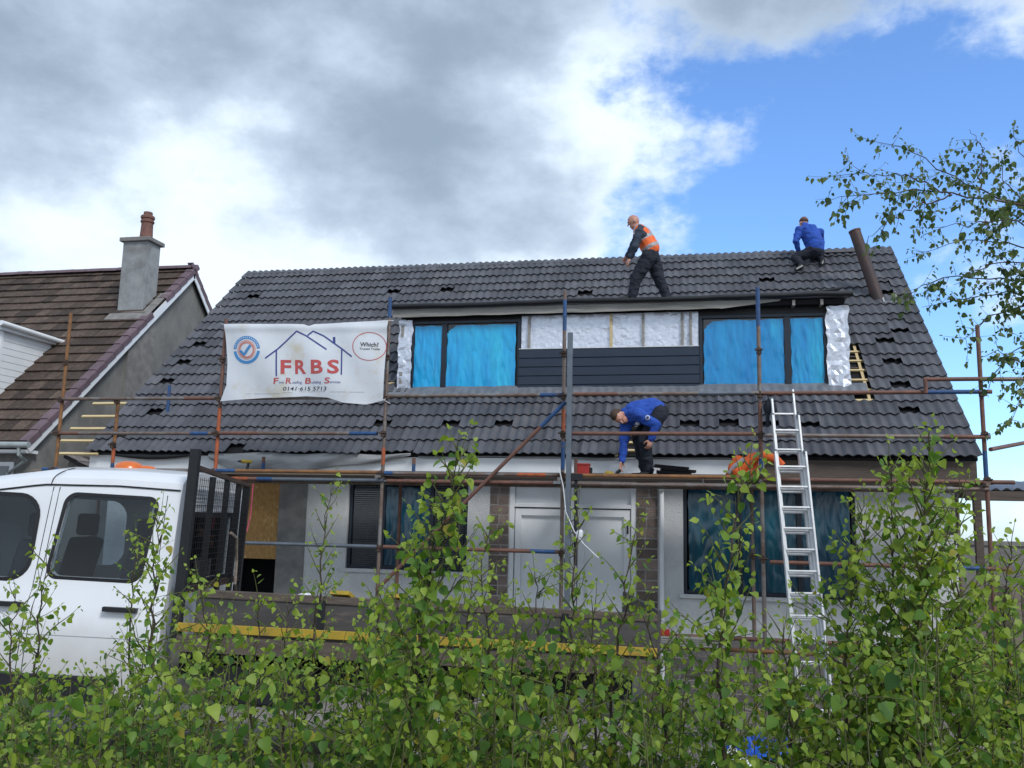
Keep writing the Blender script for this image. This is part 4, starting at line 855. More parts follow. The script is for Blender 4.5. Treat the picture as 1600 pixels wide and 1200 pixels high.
for sx in (-0.72, -1.62):
    for sy in (0.28, 1.15):
        st_ = vp(MB().box((sx-0.25, sy, 0.62), (sx+0.2, sy+0.55, 0.98)).bar((sx+0.2, sy+0.275, 0.9), (sx+0.34, sy+0.275, 1.62), 0.5, 0.14, (1, 0, 0)), 'seat', K['trous'], None, False, 0.04)
        vp(MB().box((sx+0.27, sy+0.14, 1.64), (sx+0.38, sy+0.42, 1.84)), 'headrest', K['trous'], st_, False, 0.03)
def sidey(x, z):       # near side surface depth
    s_ = csec(x); return float(np.interp(z, [p[1] for p in s_[:7]], [p[0] for p in s_[:7]]))
def spanel(name, mt, x0, x1, z0, z1, r_, off, slant=0.0, parent=None, thick=0.008):
    pts = []; 
    for cx, cz, a0 in ((x1-r_, z1-r_, 0), (x0+r_, z1-r_, 90), (x0+r_, z0+r_, 180), (x1-r_, z0+r_, 270)):
        for i in range(7): t = R(a0+15*i); pts.append((cx+r_*math.cos(t), cz+r_*math.sin(t)))
    P = [(x+slant*(z-z0), sidey(x, z)-off, z) for x, z in pts]
    cxm = sum(p[0] for p in P)/len(P); czm = sum(p[2] for p in P)/len(P)
    m = MB(); n = len(P); c = (cxm, sum(p[1] for p in P)/n, czm)
    m.add(P+[(p[0], p[1]+thick, p[2]) for p in P]+[c], [(i, (i+1) % n, 2*n) for i in range(n)]+[(i, i+n, (i+1) % n+n, (i+1) % n) for i in range(n)])
    return vp(m, name, K[mt], parent)
for nm, a_ in (('rear_door_window', (-0.945, -0.245, WZ0+0.03, WZ1, 0.085, 0.10)), ('front_door_window', (-1.83, -1.115, WZ0, WZ1-0.03, 0.16, 0.0))):
    for far in (0, 1):
        P = [(x, (2.0-sidey(x, z)+0.0 if far else sidey(x, z)), z) for x, z in rrect(*a_)]; n = len(P); sg = 1 if far else -1
        w_ = MB().add([(p[0], p[1]-sg*0.012, p[2]) for p in P], [tuple(range(n))]); wo = vp(w_, nm, K['tint'])
        C_ = (sum(p[0] for p in P)/n, 0, sum(p[2] for p in P)/n); ri = []
        for p in P:
            dx, dz = p[0]-C_[0], p[2]-C_[2]; l = math.hypot(dx, dz); ri.append((p[0]+dx/l*0.034, p[1]+sg*0.004, p[2]+dz/l*0.034))
        vs_ = [(p[0], p[1]+sg*0.006, p[2]) for p in P]+ri+[(p[0], p[1]-sg*0.02, p[2]) for p in P]
        vp(MB().add(vs_, [(i, (i+1) % n, n+(i+1) % n, n+i) for i in range(n)]+[(i, (i+1) % n, 2*n+(i+1) % n, 2*n+i) for i in range(n)]), 'window_seal', K['black'], wo)
def seam(x0, z0, x1, z1, name='door_seam', w=0.007, mt='black'):
    n = 12; m = MB(); P = [(x0+(x1-x0)*i/n, z0+(z1-z0)*i/n) for i in range(n+1)]; m.tube([(x, sidey(x, z)+0.001, z) for x, z in P], w/2, 6); return vp(m, name, K[mt])
seam(-1.02, 2.06, -1.075, 0.46); seam(-0.97, 2.06, -1.03, 0.46); seam(-0.105, 2.04, -0.105, 0.46); seam(-1.95, 2.0, -2.02, 0.46)
m = MB(); m.tube([(x, sidey(x, csec(x)[5][1]+0.03)-0.002, csec(x)[5][1]+0.03) for x in np.linspace(-1.9, -0.01, 24)], 0.007, 6); vp(m, 'roof_gutter_line', K['black'])
m = MB(); m.tube([(-1.05+0.06*t, sidey(-1.05, 2.1) + 0.24*t*t, 2.075+0.15*t**0.6) for t in np.linspace(0, 1, 8)], 0.004, 6); vp(m, 'roof_joint', K['black'])
seam(-2.0, 0.93, -0.02, 0.93, 'body_crease', 0.008, 'gutter')
MB_ = MB().box((-2.2, -0.035, 0.44), (-0.35, 0.0, 0.64)); vp(MB_, 'sill_trim', K['black'], None, False, 0.012)
for x in (-0.42, -1.3): vp(MB().box((x-0.03, -0.055, 1.13), (x+0.23, -0.012, 1.165)).ball((x+0.18, -0.04, 1.148), (0.05, 0.022, 0.024), 10, 6), 'door_handle', K['black'])
vp(MB().ball((-2.0, -0.14, 1.42), (0.07, 0.1, 0.16), 12, 8), 'wing_mirror', K['black'], None, True)
# cab rear wall: window and vents
m = MB()
for a_, b_ in (((0.43, 1.31), (0.47, 1.92)), ((1.53, 1.31), (1.57, 1.92)), ((0.47, 1.88), (1.53, 1.92)), ((0.47, 1.31), (1.53, 1.35))): m.box((0.001, *a_), (0.014, *b_))
vp(m, 'rear_window_seal', K['black']); vp(MB().box((-0.02, 0.465, 1.345), (-0.014, 1.535, 1.885)), 'rear_window', K['tint'])
for z in np.arange(1.98, 2.13, 0.03): vp(MB().box((0.001, 0.3, z), (0.016, 1.7, z+0.014)), 'rear_rib', K['vanw'])
bz = csec(-0.55)[8][1]
vp(MB().lathe([(0.13, 0), (0.135, 0.02), (0.125, 0.06), (0.10, 0.09), (0.05, 0.108), (0.0, 0.112)], (-0.78, 0.95, bz-0.01), 20), 'beacon', K['amber'], None, True)
vp(MB().lathe([(0.09, 0), (0.095, 0.02), (0.085, 0.05), (0.05, 0.075), (0.0, 0.08)], (-0.62, 0.95, bz-0.01), 18), 'beacon', K['amber'], None, True)
# headboard cage
HX = 0.07
hb = vp(MB().box((HX, 0.0, 0.95), (HX+0.07, 0.07, 2.42)), 'headboard_post', K['black']); vp(MB().box((HX, 1.60, 0.95), (HX+0.06, 1.66, 2.20)), 'headboard_post', K['black'])
for y in (0.5, 0.92, 1.3): vp(MB().box((HX+0.02, y, 0.98), (HX+0.06, y+0.055, 2.22)), 'headboard_bar', K['black'])
vp(MB().bar((HX+0.04, 0.06, 2.28), (HX+0.04, 1.65, 2.19), 0.045, 0.035), 'headboard_rail', K['coupler']); vp(MB().box((HX, 0.08, 1.28), (HX+0.05, 1.60, 1.33)), 'headboard_rail', K['coupler'])
m = MB()
for y in np.arange(0.1, 1.6, 0.05): m.bar((HX+0.075, y, 1.30), (HX+0.075, y, 2.20), 0.003, 0.003)
for z in np.arange(1.33, 2.2, 0.05): m.bar((HX+0.078, 0.08, z), (HX+0.078, 1.60, z), 0.003, 0.003)
o = vp(m, 'wire_mesh', K['black']); o['kind'] = 'stuff'
m = MB(); m.tube([(HX+0.09, 1.62, 2.21), (HX+0.09, 1.64, 1.9), (HX+0.08, 1.6, 1.75)], 0.006, 6); vp(m, 'pink_rope', K['pink'])
m = MB(); m.tube([(HX+0.13, 0.9, 1.75), (HX+0.16, 1.0, 1.70), (HX+0.15, 1.1, 1.5), (HX+0.17, 1.05, 1.3), (HX+0.15, 1.2, 1.2), (HX+0.2, 1.3, 1.15)], 0.014, 6); vp(m, 'grey_rope', K['board'])
# dropside bed
BX0, BX1 = 0.13, 3.85
vp(MB().box((BX0, 0.02, 0.88), (BX1, 1.88, 0.94)), 'bed_floor', K['darkwood'])
for y in (0.0,):
    b_ = vp(MB().box((BX0+0.12, y, 0.99), (BX1, y+0.03, 1.30)), 'dropside', K['sidebd'], None, False, 0.006)
    vp(MB().box((BX0+0.12, y-0.012, 1.27), (BX1, y+0.042, 1.33)), 'dropside_top_rail', K['darkwood'], b_, False, 0.006)
    for x in (1.2, 2.2, 3.1): vp(MB().box((x, y-0.02, 1.0), (x+0.05, y-0.002, 1.30)), 'dropside_rib', K['black'], b_)
vp(MB().box((BX0+0.12, 1.89, 0.52), (BX1, 1.92, 0.90)), 'lowered_dropside', K['black'])
vp(MB().box((BX1, 0.0, 0.95), (BX1+0.03, 1.88, 1.36)), 'tailboard', K['sidebd'])
vp(MB().box((BX0, -0.03, 1.01), (BX1, -0.002, 1.075)), 'yellow_side_rail', K['yellow'], None, False, 0.004)
vp(MB().box((BX0, -0.02, 0.86), (BX1, 0.018, 0.985)), 'bed_side_frame', K['darkwood'])
for y in (0.5, 1.3): vp(MB().box((-1.0, y, 0.58), (BX1-0.1, y+0.08, 0.78)), 'chassis_rail', K['black'])
vp(MB().box((0.4, 0.1, 0.45), (1.2, 0.5, 0.76)), 'fuel_tank', K['black'], None, False, 0.03)
for wx in (-2.5, 2.1):
    for wy, s_ in ((0.10, 1), (1.70, -1)):
        q = MB(); prof = [(0.20, -0.1), (0.31, -0.1), (0.345, -0.07), (0.35, 0), (0.345, 0.07), (0.31, 0.1), (0.20, 0.1)]; n = 24; vs_ = []
        for r_, a in prof:
            for j in range(n): t = 2*math.pi*j/n; vs_.append((wx+r_*math.cos(t), wy+0.1+a, 0.35+r_*math.sin(t)))
        q.add(vs_, [(i*n+j, i*n+(j+1) % n, (i+1)*n+(j+1) % n, (i+1)*n+j) for i in range(len(prof)-1) for j in range(n)])
        wh = vp(q, 'tyre', K['tyre'], None, True)
        q = MB(); q.tube([(wx, wy+0.02, 0.35), (wx, wy+0.18, 0.35)], 0.205, 20); q.tube([(wx, wy+0.0, 0.35), (wx, wy+0.02, 0.35)], 0.06, 10); vp(q, 'wheel_rim', K['gutter'], wh)
vp(MB().box((-3.4, 0.1, 0.40), (-3.25, 1.9, 0.85)), 'front_bumper', K['black'], None, False, 0.04)
# things lying on the bed
def vworld(x, y, z): return van.matrix_world @ Vector((x, y, z))
bpy.context.view_layer.update()
q = MB(); c = vworld(0.95, 0.45, 1.0)
def lump(c, rx, ry, rz, seed, amp=0.25, nu=18, nv_=12):
    m = MB(); m.ball((0, 0, 0), 1.0, nu, nv_); out = []
    for v in m.v:
        d = 1+amp*mnoise.noise((v[0]*1.6+seed, v[1]*1.6, v[2]*1.6)) + amp*0.5*mnoise.noise((v[0]*4+seed, v[1]*4, v[2]*4)); z = v[2]*d*rz
        out.append((c[0]+v[0]*d*rx, c[1]+v[1]*d*ry, c[2]+max(z, -rz*0.55)+rz*0.55))
    m.v = out; return m
tag(lump((c.x, c.y, c.z-0.06), 0.2, 0.2, 0.23, 3).build('rubble_sack', K['bag'], smooth=True), 'white sack poking above the van bed behind the cab', 'sack')
for i, (a, b) in enumerate((((1.35, 0.35), (1.62, 0.85)), ((1.78, 0.32), (1.98, 0.9)))):
    p, q_ = vworld(a[0], 0.0, 1.365), vworld(b[0], 0.95, 0.965)
    tag(MB().bar(p, q_, 0.16, 0.03).build('timber_offcut', K['yellow']), ['wide yellow timber offcut lying across the van bed near the sack', 'second yellow timber offcut on the van bed, farther from the cab'][i], 'timber', 'yellow offcuts on the van bed')
# ================================================================== SMALL THINGS ON THE PLATFORM AND GROUND
DECK = 3.232
def deckp(px, y): p = aty(px, 730, y); return p[0]
x = deckp(912, -0.95); tb = thing('tool_box', 'small red tool box on the scaffold platform left of the bending man', 'tool box', (x, -0.95, DECK))
MB().box((x-0.085, -1.02, DECK), (x+0.085, -0.86, DECK+0.15)).build('case', K['red'], tb, bevel=0.012); MB().box((x-0.09, -1.025, DECK+0.151), (x+0.09, -0.855, DECK+0.178)).build('lid', K['red'], tb, bevel=0.008); MB().box((x+0.09, -0.98, DECK), (x+0.12, -0.90, DECK+0.12)).build('catch', K['black'], tb)
x0 = deckp(1022, -0.95)
for i in range(4):
    o = bpy.data.objects.new('spare_roof_tile', tme); col.objects.link(o)
    o.matrix_world = Matrix.Translation((x0+0.05+0.02*i*(-1)**i, -0.93, DECK-0.03+i*0.042)) @ Matrix.Rotation(R(-90+3*i), 4, 'Z') @ Matrix.Translation((-TW/2, 0, 0)) @ Matrix.Diagonal((1, 1.2, 1, 1))
    tag(o, ['dark spare roof tile at the bottom of the stack on the platform', 'dark spare roof tile, second from the bottom of the platform stack', 'dark spare roof tile, second from the top of the platform stack', 'dark spare roof tile on top of the platform stack'][i], 'roof tile', 'roof tiles stacked on the platform')
def drill(name, label, loc, ang, body='yellow'):
    t = thing(name, label, 'drill', loc); x, y, z = loc
    c, s_ = math.cos(ang), math.sin(ang)
    MB().tube([(x-0.10*c, y-0.1*s_, z+0.19), (x+0.06*c, y+0.06*s_, z+0.19)], [0.028, 0.032], 10).build('body', K[body], t, smooth=True); MB().tube([(x+0.06*c, y+0.06*s_, z+0.19), (x+0.12*c, y+0.12*s_, z+0.19)], [0.022, 0.012], 10).build('chuck', K['black'], t, smooth=True)
    MB().bar((x-0.05*c, y-0.05*s_, z+0.18), (x-0.03*c, y-0.03*s_, z+0.05), 0.035, 0.04).build('grip', K['black'], t, bevel=0.008); MB().bar((x-0.08*c, y-0.08*s_, z+0.025), (x+0.03*c, y+0.03*s_, z+0.025), 0.06, 0.05).build('battery', K[body], t, bevel=0.008)
p = aty(383, 730, -0.55); drill('cordless_drill', 'yellow and black cordless drill standing on the platform beside the banner pole', (p[0], -0.55, DECK), R(200))
xg_ = deckp(952, -0.75); tag(lump((xg_, -0.75, DECK), 0.085, 0.06, 0.055, 8).build('work_glove', K['yellow'], smooth=True), 'yellow work glove lying by the bending man\'s hand', 'glove')
m = MB(); m.box((xg_+0.07, -0.83, DECK), (xg_+0.22, -0.72, DECK+0.05)); m.tube([(xg_+0.1, -0.78, DECK+0.05), (xg_+0.16, -0.77, DECK+0.10)], 0.025, 8); tag(m.build('nail_gun', K['black'], bevel=0.006), 'small black power tool under the bending man\'s hand', 'power tool')
# orange hi-vis jacket in a heap against the scaffold pole
jk = lump((11.02, -1.0, DECK), 0.24, 0.15, 0.18, 12, 0.5, 26, 16); jk.build('x', K['hivis']).name = 'tmp'
bpy.data.objects.remove(bpy.data.objects['tmp'])
jt = thing('orange_jacket', 'orange hi-vis jacket heaped on the platform by the ladder', 'jacket', (11.02, -1.0, DECK))
jk.build('jacket_body', K['hivis'], jt, smooth='all'); m = MB(); m.tube([(10.98, -1.1, DECK+0.10), (11.1, -1.15, DECK+0.26), (11.28, -1.12, DECK+0.30), (11.42, -1.12, DECK+0.25), (11.5, -1.13, DECK+0.16)], [0.06, 0.07, 0.065, 0.055, 0.05], 10); m.build('sleeve', K['hivis'], jt, smooth=True)
m = MB(); m.tube([(10.80, -1.1, DECK+0.05), (10.88, -1.15, DECK+0.15), (11.0, -1.16, DECK+0.24)], [0.03, 0.035, 0.035], 8); m.build('reflective_band', K['reflec'], jt, smooth=True)
bp = Vector(aty(1203, 637, SY-0.1)); tg = thing('black_bag', 'small black cloth bag hung beside the ladder top', 'bag', (bp.x, bp.y, bp.z-0.3))
lump((bp.x, bp.y+0.02, bp.z-0.08), 0.085, 0.06, 0.12, 21, 0.3).build('bag_body', K['trous'], tg, smooth=True); MB().tube([(bp.x, bp.y, bp.z+0.05), (bp.x-0.02, bp.y+0.03, bp.z+0.16), (bp.x-0.05, SY-0.03, 4.38)], 0.008, 6).build('strap', K['trous'], tg); MB().bar((bp.x-0.03, bp.y, bp.z-0.05), (bp.x-0.035, bp.y, bp.z-0.26), 0.05, 0.02).build('hanging_strap', K['trous'], tg)
def heap(cx, cy, w, d, h, seed):      # crumpled sheet lying on the ground
    def fn(u, v):
        r_ = max(0, 1-((2*u-1)**2+(2*v-1)**2)*0.8); x = cx+(u-0.5)*w*(1+0.25*mnoise.noise((u*2, v*2, seed))); y = cy+(v-0.5)*d*(1+0.25*mnoise.noise((v*3, u*2, seed+3)))
        k = abs(mnoise.noise((u*5+seed, v*5, 0)))+0.6*abs(mnoise.noise((u*11, v*11+seed, 4))); return (x, y, gz(y)+0.008+h*r_*(0.25+1.1*k))
    return sheet(fn, 22, 16).tri()
# ground clutter
def g_at(px, py):
    z = 0.3
    for _ in range(8): p = atz(px, py, z); z = gz(p[1])
    return p
p = g_at(712, 1092); tag(lump((p[0], p[1], gz(p[1])-0.02), 0.28, 0.25, 0.36, 5, 0.3).build('rubble_bag', K['bag'], smooth=True), 'large white rubble bag on the gravel beneath the van bed', 'bag')
tag(lump((p[0]+0.55, p[1]+0.1, gz(p[1])-0.02), 0.22, 0.2, 0.22, 9, 0.4).build('rubble_bag', K['bag'], smooth=True), 'smaller slumped white bag right of the large rubble bag', 'bag')
p = g_at(1192, 1185); tag(heap(p[0], p[1], 0.75, 0.6, 0.26, 15.0).build('blue_tarpaulin', K['btarp']), 'crumpled bright blue tarpaulin on the ground at the ladder foot', 'tarpaulin')
p = g_at(1150, 1195); tag(heap(p[0]-0.05, p[1]-0.15, 0.5, 0.35, 0.14, 31.0).build('plastic_sheet', K['bag']), 'crumpled white plastic sheet left of the blue tarpaulin', 'plastic sheet')
p = g_at(1470, 1062); tag(lump((p[0], p[1], gz(p[1])-0.01), 0.28, 0.2, 0.2, 44, 0.4).build('rubble_bag', K['bag'], smooth=True), 'white bag lying behind the tallest right sapling', 'bag')
p = g_at(1545, 1085)
for i in range(5):
    a = (p[0]-0.5+i*0.28, p[1]+random.uniform(-.2, .2)); tag(lump((a[0], a[1], gz(a[1])-0.02), random.uniform(.1, .18), .12, random.uniform(.08, .14), 50+i, 0.3, 12, 8).build('loose_stone', K['mortar']), ['leftmost of the five pale loose stones at far right', 'second from left of the pale loose stones at far right', 'middle one of the pale loose stones at far right', 'second from right of the pale loose stones at far right', 'rightmost of the pale loose stones at far right'][i], 'stone', 'loose stones at far right')
pal = thing('timber_stack', 'stack of old planks lying on the lower scaffold tube by the stone pier', 'timber', (10.0, SY, 0.99))
for i in range(4): MB().box((9.55+0.08*(i % 2), SY-0.14+0.0*i, 1.006+i*0.03), (10.75-0.1*i, SY-0.02+0.05, 1.03+i*0.03)).build('plank', K['oldwood'], pal)
MB().box((9.72, SY-0.12, 1.126), (10.0, SY+0.0, 1.20)).build('x', K['red']).name = 'red_case'; tag(bpy.data.objects['red_case'], 'flat red case resting on the stack of planks', 'case')
# ================================================================== PEOPLE
def capsule(m, p, q, ra, rb, n=14):
    p, q = Vector(p), Vector(q); m.tube([p, q], [ra, rb], n); m.ball(p, ra, n, 8); m.ball(q, rb, n, 8)
def chain(m, pts, n=14):
    for (p, ra), (q, rb) in zip(pts[:-1], pts[1:]): capsule(m, p, q, ra, rb, n)
def ellips(m, c, axes, r_, n=16, k=10):
    b = MB().ball((0, 0, 0), 1.0, n, k); A = [Vector(a).normalized() for a in axes]
    m.add([Vector(c)+A[0]*v[0]*r_[0]+A[1]*v[1]*r_[1]+A[2]*v[2]*r_[2] for v in b.v], b.f)
def fuse(m, name, mt, parent, vox=0.012, smooth=6, fold=0.0, fscale=9.0, seed=0.0, faces=None):
    o = m.build(name, mt); md = o.modifiers.new('r', 'REMESH'); md.mode = 'VOXEL'; md.voxel_size = vox; sm = o.modifiers.new('s', 'SMOOTH'); sm.factor = 0.5; sm.iterations = smooth
    dg = bpy.context.evaluated_depsgraph_get(); me = bpy.data.meshes.new_from_object(o.evaluated_get(dg)); old = o.data; o.modifiers.clear(); o.data = me; bpy.data.meshes.remove(old); me.name = name
    if fold:
        nrm = [v.normal.copy() for v in me.vertices]
        for v, n_ in zip(me.vertices, nrm):
            c = v.co; d = mnoise.noise((c.x*fscale+seed, c.y*fscale, c.z*fscale*1.6)) + 0.6*mnoise.noise((c.x*fscale*2.3, c.y*fscale*2.3+seed, c.z*fscale*3.5)); v.co = c + n_*fold*d
    me.polygons.foreach_set('use_smooth', [True]*len(me.polygons))
    if faces:
        me.materials.clear()
        for k_ in faces[0]: me.materials.append(k_)
        me.polygons.foreach_set('material_index', [faces[1](p.center) for p in me.polygons])
    me.update(); o.data = me
    if parent: put(o, parent)
    return o
def hand(m, wrist, direction, palm_n, curl=0.5, s=1.0):
    d = Vector(direction).normalized(); nn = Vector(palm_n); nn = (nn-d*nn.dot(d)).normalized(); w = d.cross(nn).normalized(); p0 = Vector(wrist)
    ellips(m, p0+d*0.045*s, (d, w, nn), (0.052*s, 0.042*s, 0.018*s), 12, 8)
    for i, (off, ln_) in enumerate(((-0.030, 0.068), (-0.010, 0.078), (0.010, 0.073), (0.029, 0.058))):
        b = p0+d*0.085*s+w*off*s; a = b; ang = 0.15
        pts = [(a, 0.0098*s)]
        for k_ in range(3):
            ang += curl*0.75; dd = d*math.cos(ang)+nn*math.sin(ang); a = a+dd*(ln_*s*(0.45, 0.32, 0.26)[k_]); pts.append((a, (0.0092, 0.0085, 0.0075)[k_]*s))
        chain(m, pts, 8)
    b = p0+d*0.02*s-w*0.035*s; td = (d*0.6-w*0.7+nn*0.35).normalized(); chain(m, [(b, 0.014*s), (b+td*0.035*s, 0.012*s), (b+td*0.035*s+(d*0.8-w*0.2+nn*0.5).normalized()*0.035*s, 0.0095*s)], 8)
def head(m, c, fdir, updir, s=1.0):
    f = Vector(fdir).normalized(); u = Vector(updir); u = (u-f*u.dot(f)).normalized(); r_ = f.cross(u); c = Vector(c)
    ellips(m, c+u*0.02*s, (f, r_, u), (0.100*s, 0.077*s, 0.105*s)); ellips(m, c+f*0.022*s-u*0.055*s, (f, r_, u), (0.068*s, 0.058*s, 0.068*s)); ellips(m, c+f*0.055*s-u*0.095*s, (f, r_, u), (0.03*s, 0.034*s, 0.026*s))
    chain(m, [(c+f*0.097*s+u*0.01*s, 0.010*s), (c+f*0.118*s-u*0.028*s, 0.014*s)], 8); ellips(m, c+f*0.094*s+u*0.03*s, (f, r_, u), (0.012*s, 0.05*s, 0.010*s)); ellips(m, c+f*0.088*s-u*0.062*s, (f, r_, u), (0.012*s, 0.026*s, 0.009*s))
    for q in (-1, 1): ellips(m, c+r_*0.078*s*q-f*0.008*s-u*0.012*s, (f, r_, u), (0.020*s, 0.010*s, 0.032*s)); ellips(m, c+f*0.075*s+r_*0.034*s*q+u*0.012*s, (f, r_, u), (0.016*s, 0.017*s, 0.012*s))
    return f, u, r_
def haircap(c, f, u, r_, s, mt, parent, name='hair', back=0.0):
    m = MB(); ellips(m, Vector(c)+u*0.032*s-f*0.012*s, (f, r_, u), (0.105*s, 0.084*s, 0.106*s), 20, 14)
    C_ = Vector(c)
    def keep(v): d = Vector(v)-C_; return d.dot(u) > 0.02*s - 0.55*(-d.dot(f)-0.02*s) if d.dot(f) < 0.05*s else d.dot(u) > 0.075*s
    m.f = [q for q in m.f if all(keep(m.v[i]) for i in q)]; m.mi = [0]*len(m.f)
    o = m.build(name, mt, parent, smooth='all'); so_ = o.modifiers.new('s', 'SOLIDIFY'); so_.thickness = 0.008; return o
def boot(m, ankle, toe, s=1.0):
    a, t = Vector(ankle), Vector(toe); d = (t-a); capsule(m, a, a+d*0.25+Vector((0, 0, -0.035)), 0.05*s, 0.045*s); capsule(m, a+d*0.1+Vector((0, 0, -0.045)), t+Vector((0, 0, 0.0)), 0.045*s, 0.036*s)
# ---- man in the orange vest on the dormer roof
YA = 1.42
def A(cx, cy, dy=0.0): return Vector(aty(970+cx/8, 330+cy/8, YA+dy))
FLAT = DZ1+0.13
pa = thing('person', 'bald man in orange vest and dark trousers striding along the dormer roof', 'person', (A(330, 1090).x, YA, FLAT))
shN, shF = A(232, 262, -0.17), A(225, 262, 0.17); hipN, hipF = A(340, 590, -0.08), A(395, 590, 0.09)
kN, aN = A(190, 840, -0.10), A(142, 1045, -0.10); kF, aF = A(478, 850, 0.10), A(580, 1040, 0.10)
elN, wrN = A(180, 455, -0.24), A(112, 590, -0.20); elF, wrF = A(150, 440, 0.2), A(75, 560, 0.16)
chest, waist, pelv, neck = A(275, 300), A(370, 450), A(375, 570), A(215, 215)
aN.z = FLAT+0.10; aF.z = FLAT+0.10
m = MB(); hc = A(163, 135); f_, u_, rr_ = head(m, hc, (-0.93, -0.05, -0.36), (-0.3, 0, 0.95), 1.03); chain(m, [(hc+Vector((0.035, 0, -0.07)), 0.055), (neck+Vector((0.02, 0, -0.03)), 0.062)])
ellips(m, chest, (waist-chest, (0, 1, 0), (1, 0, 0.6)), (0.2, 0.16, 0.115)); ellips(m, pelv, ((1, 0, 0), (0, 1, 0), (0, 0, 1)), (0.13, 0.16, 0.13)); capsule(m, chest, waist, 0.125, 0.12)
for sh, el, wr in ((shN, elN, wrN), (shF, elF, wrF)): chain(m, [(chest*0.4+sh*0.6, 0.06), (sh, 0.056), (el, 0.042), (wr, 0.030)])
for h_, k_, a_ in ((hipN, kN, aN), (hipF, kF, aF)): chain(m, [(pelv, 0.1), (h_, 0.095), (k_, 0.06), (a_, 0.042)])
hand(m, wrN, (-0.42, -0.1, -0.9), (0.5, 0.6, -0.2), 0.45); hand(m, wrF, (-0.5, 0, -0.85), (0.5, -0.6, -0.2), 0.45)
fuse(m, 'body', K['skin'], pa, 0.0075, 4)
m = MB(); ellips(m, pelv, ((1, 0, 0), (0, 1, 0), (0, 0, 1)), (0.155, 0.185, 0.15)); capsule(m, waist+Vector((0, 0, -0.03)), pelv, 0.14, 0.15)
for h_, k_, a_ in ((hipN, kN, aN), (hipF, kF, aF)): chain(m, [(pelv, 0.12), (h_, 0.138), (h_.lerp(k_, .55), 0.122), (k_, 0.102), (k_.lerp(a_, .6), 0.09), (a_+Vector((0, 0, -0.02)), 0.080)])
fuse(m, 'trousers', K['trous'], pa, 0.013, 5, 0.017, 8, 1)
m = MB(); capsule(m, chest, waist, 0.145, 0.14); ellips(m, chest, (waist-chest, (0, 1, 0), (1, 0, 0.6)), (0.215, 0.18, 0.13))
for sh, el, wr in ((shN, elN, wrN), (shF, elF, wrF)): chain(m, [(chest*0.4+sh*0.6, 0.085), (sh, 0.080), (el, 0.064), (wr.lerp(el, .08), 0.046)])
fuse(m, 'top', K['fleece'], pa, 0.012, 5, 0.013, 9, 2)
m = MB(); capsule(m, chest, waist+Vector((0.0, 0, -0.02)), 0.16, 0.165); ellips(m, chest, (waist-chest, (0, 1, 0), (1, 0, 0.6)), (0.23, 0.172, 0.145)); capsule(m, neck.lerp(chest, .45), chest, 0.105, 0.15)
ax = (waist-chest).normalized(); tot = (waist-chest).length
def vface(c):
    t = (Vector(c)-chest).dot(ax)/tot; side = Vector(c)-chest; return 1 if (0.22 < t < 0.48 or 0.95 < t < 1.22 or (t < 0.22 and 0.06 < abs(side.y) < 0.105)) else 0
fuse(m, 'vest', K['hivis'], pa, 0.012, 5, 0.007, 8, 3, ([K['hivis'], K['reflec']], vface))
for a_, t_ in ((aN, Vector((-0.19, -0.03, -0.065))), (aF, Vector((-0.12, -0.03, -0.065)))):
    m = MB(); boot(m, a_, a_+t_); fuse(m, 'boot', K['boot'], pa, 0.01, 3)
# ---- man in blue kneeling on the ridge
YB_ = RY-0.42
def B(cx, cy, dy=0.0): return Vector(aty(1225+cx/12, 335+cy/12, YB_+dy))
pb = thing('person', 'man in blue sweatshirt kneeling on the roof ridge beside the flue', 'person', (B(500, 850).x, YB_, B(500, 1000).z))
pelv, waist, chest, neck = B(560, 700, 0.0), B(585, 560, 0.02), B(470, 350, 0.10), B(400, 225, 0.2)
hc = B(370, 165, 0.27); shL, shR = B(290, 300, 0.08), B(665, 330, 0.12); elL, wrL = B(220, 500, 0.02), B(265, 660, 0.12); elR, wrR = B(700, 470, 0.3), B(560, 610, 0.42)
hL, hR = B(480, 720, -0.02), B(650, 720, 0.02); kL, aL = B(205, 815, 0.02), B(330, 935, -0.16); kR, aR = B(600, 790, 0.30), B(715, 850, -0.02)
m = MB(); f_, u_, rr_ = head(m, hc, (-0.45, 0.75, -0.45), (-0.1, 0.35, 0.9), 1.0); chain(m, [(hc-u_*0.06, 0.055), (neck, 0.062), (chest, 0.1)])
capsule(m, chest, waist, 0.14, 0.13); capsule(m, waist, pelv, 0.13, 0.14)
for sh, el, wr in ((shL, elL, wrL), (shR, elR, wrR)): chain(m, [(chest.lerp(sh, .6), 0.065), (sh, 0.056), (el, 0.042), (wr, 0.03)])
for h_, k_, a_ in ((hL, kL, aL), (hR, kR, aR)): chain(m, [(pelv, 0.1), (h_, 0.09), (k_, 0.06), (a_, 0.042)])
hand(m, wrL, (0.3, 0.5, -0.7), (0.3, 0.3, 0.5), 0.6); hand(m, wrR, (-0.4, 0.5, -0.7), (-0.3, 0.3, 0.5), 0.6)
fuse(m, 'body', K['skin'], pb, 0.008, 4); haircap(hc, f_, u_, rr_, 1.02, K['terra'], pb, 'woolly_hat')
haircap(hc-u_*0.012, f_, u_, rr_, 1.0, K['hairb'], pb, 'hair')
m = MB(); capsule(m, chest, waist, 0.188, 0.182); capsule(m, waist, pelv.lerp(waist, .6), 0.182, 0.18); capsule(m, neck, chest, 0.085, 0.15)
for sh, el, wr in ((shL, elL, wrL), (shR, elR, wrR)): chain(m, [(chest.lerp(sh, .5), 0.11), (sh, 0.088), (el, 0.068), (wr.lerp(el, .06), 0.048)])
fuse(m, 'sweatshirt', K['sweat'], pb, 0.012, 5, 0.018, 7, 5)
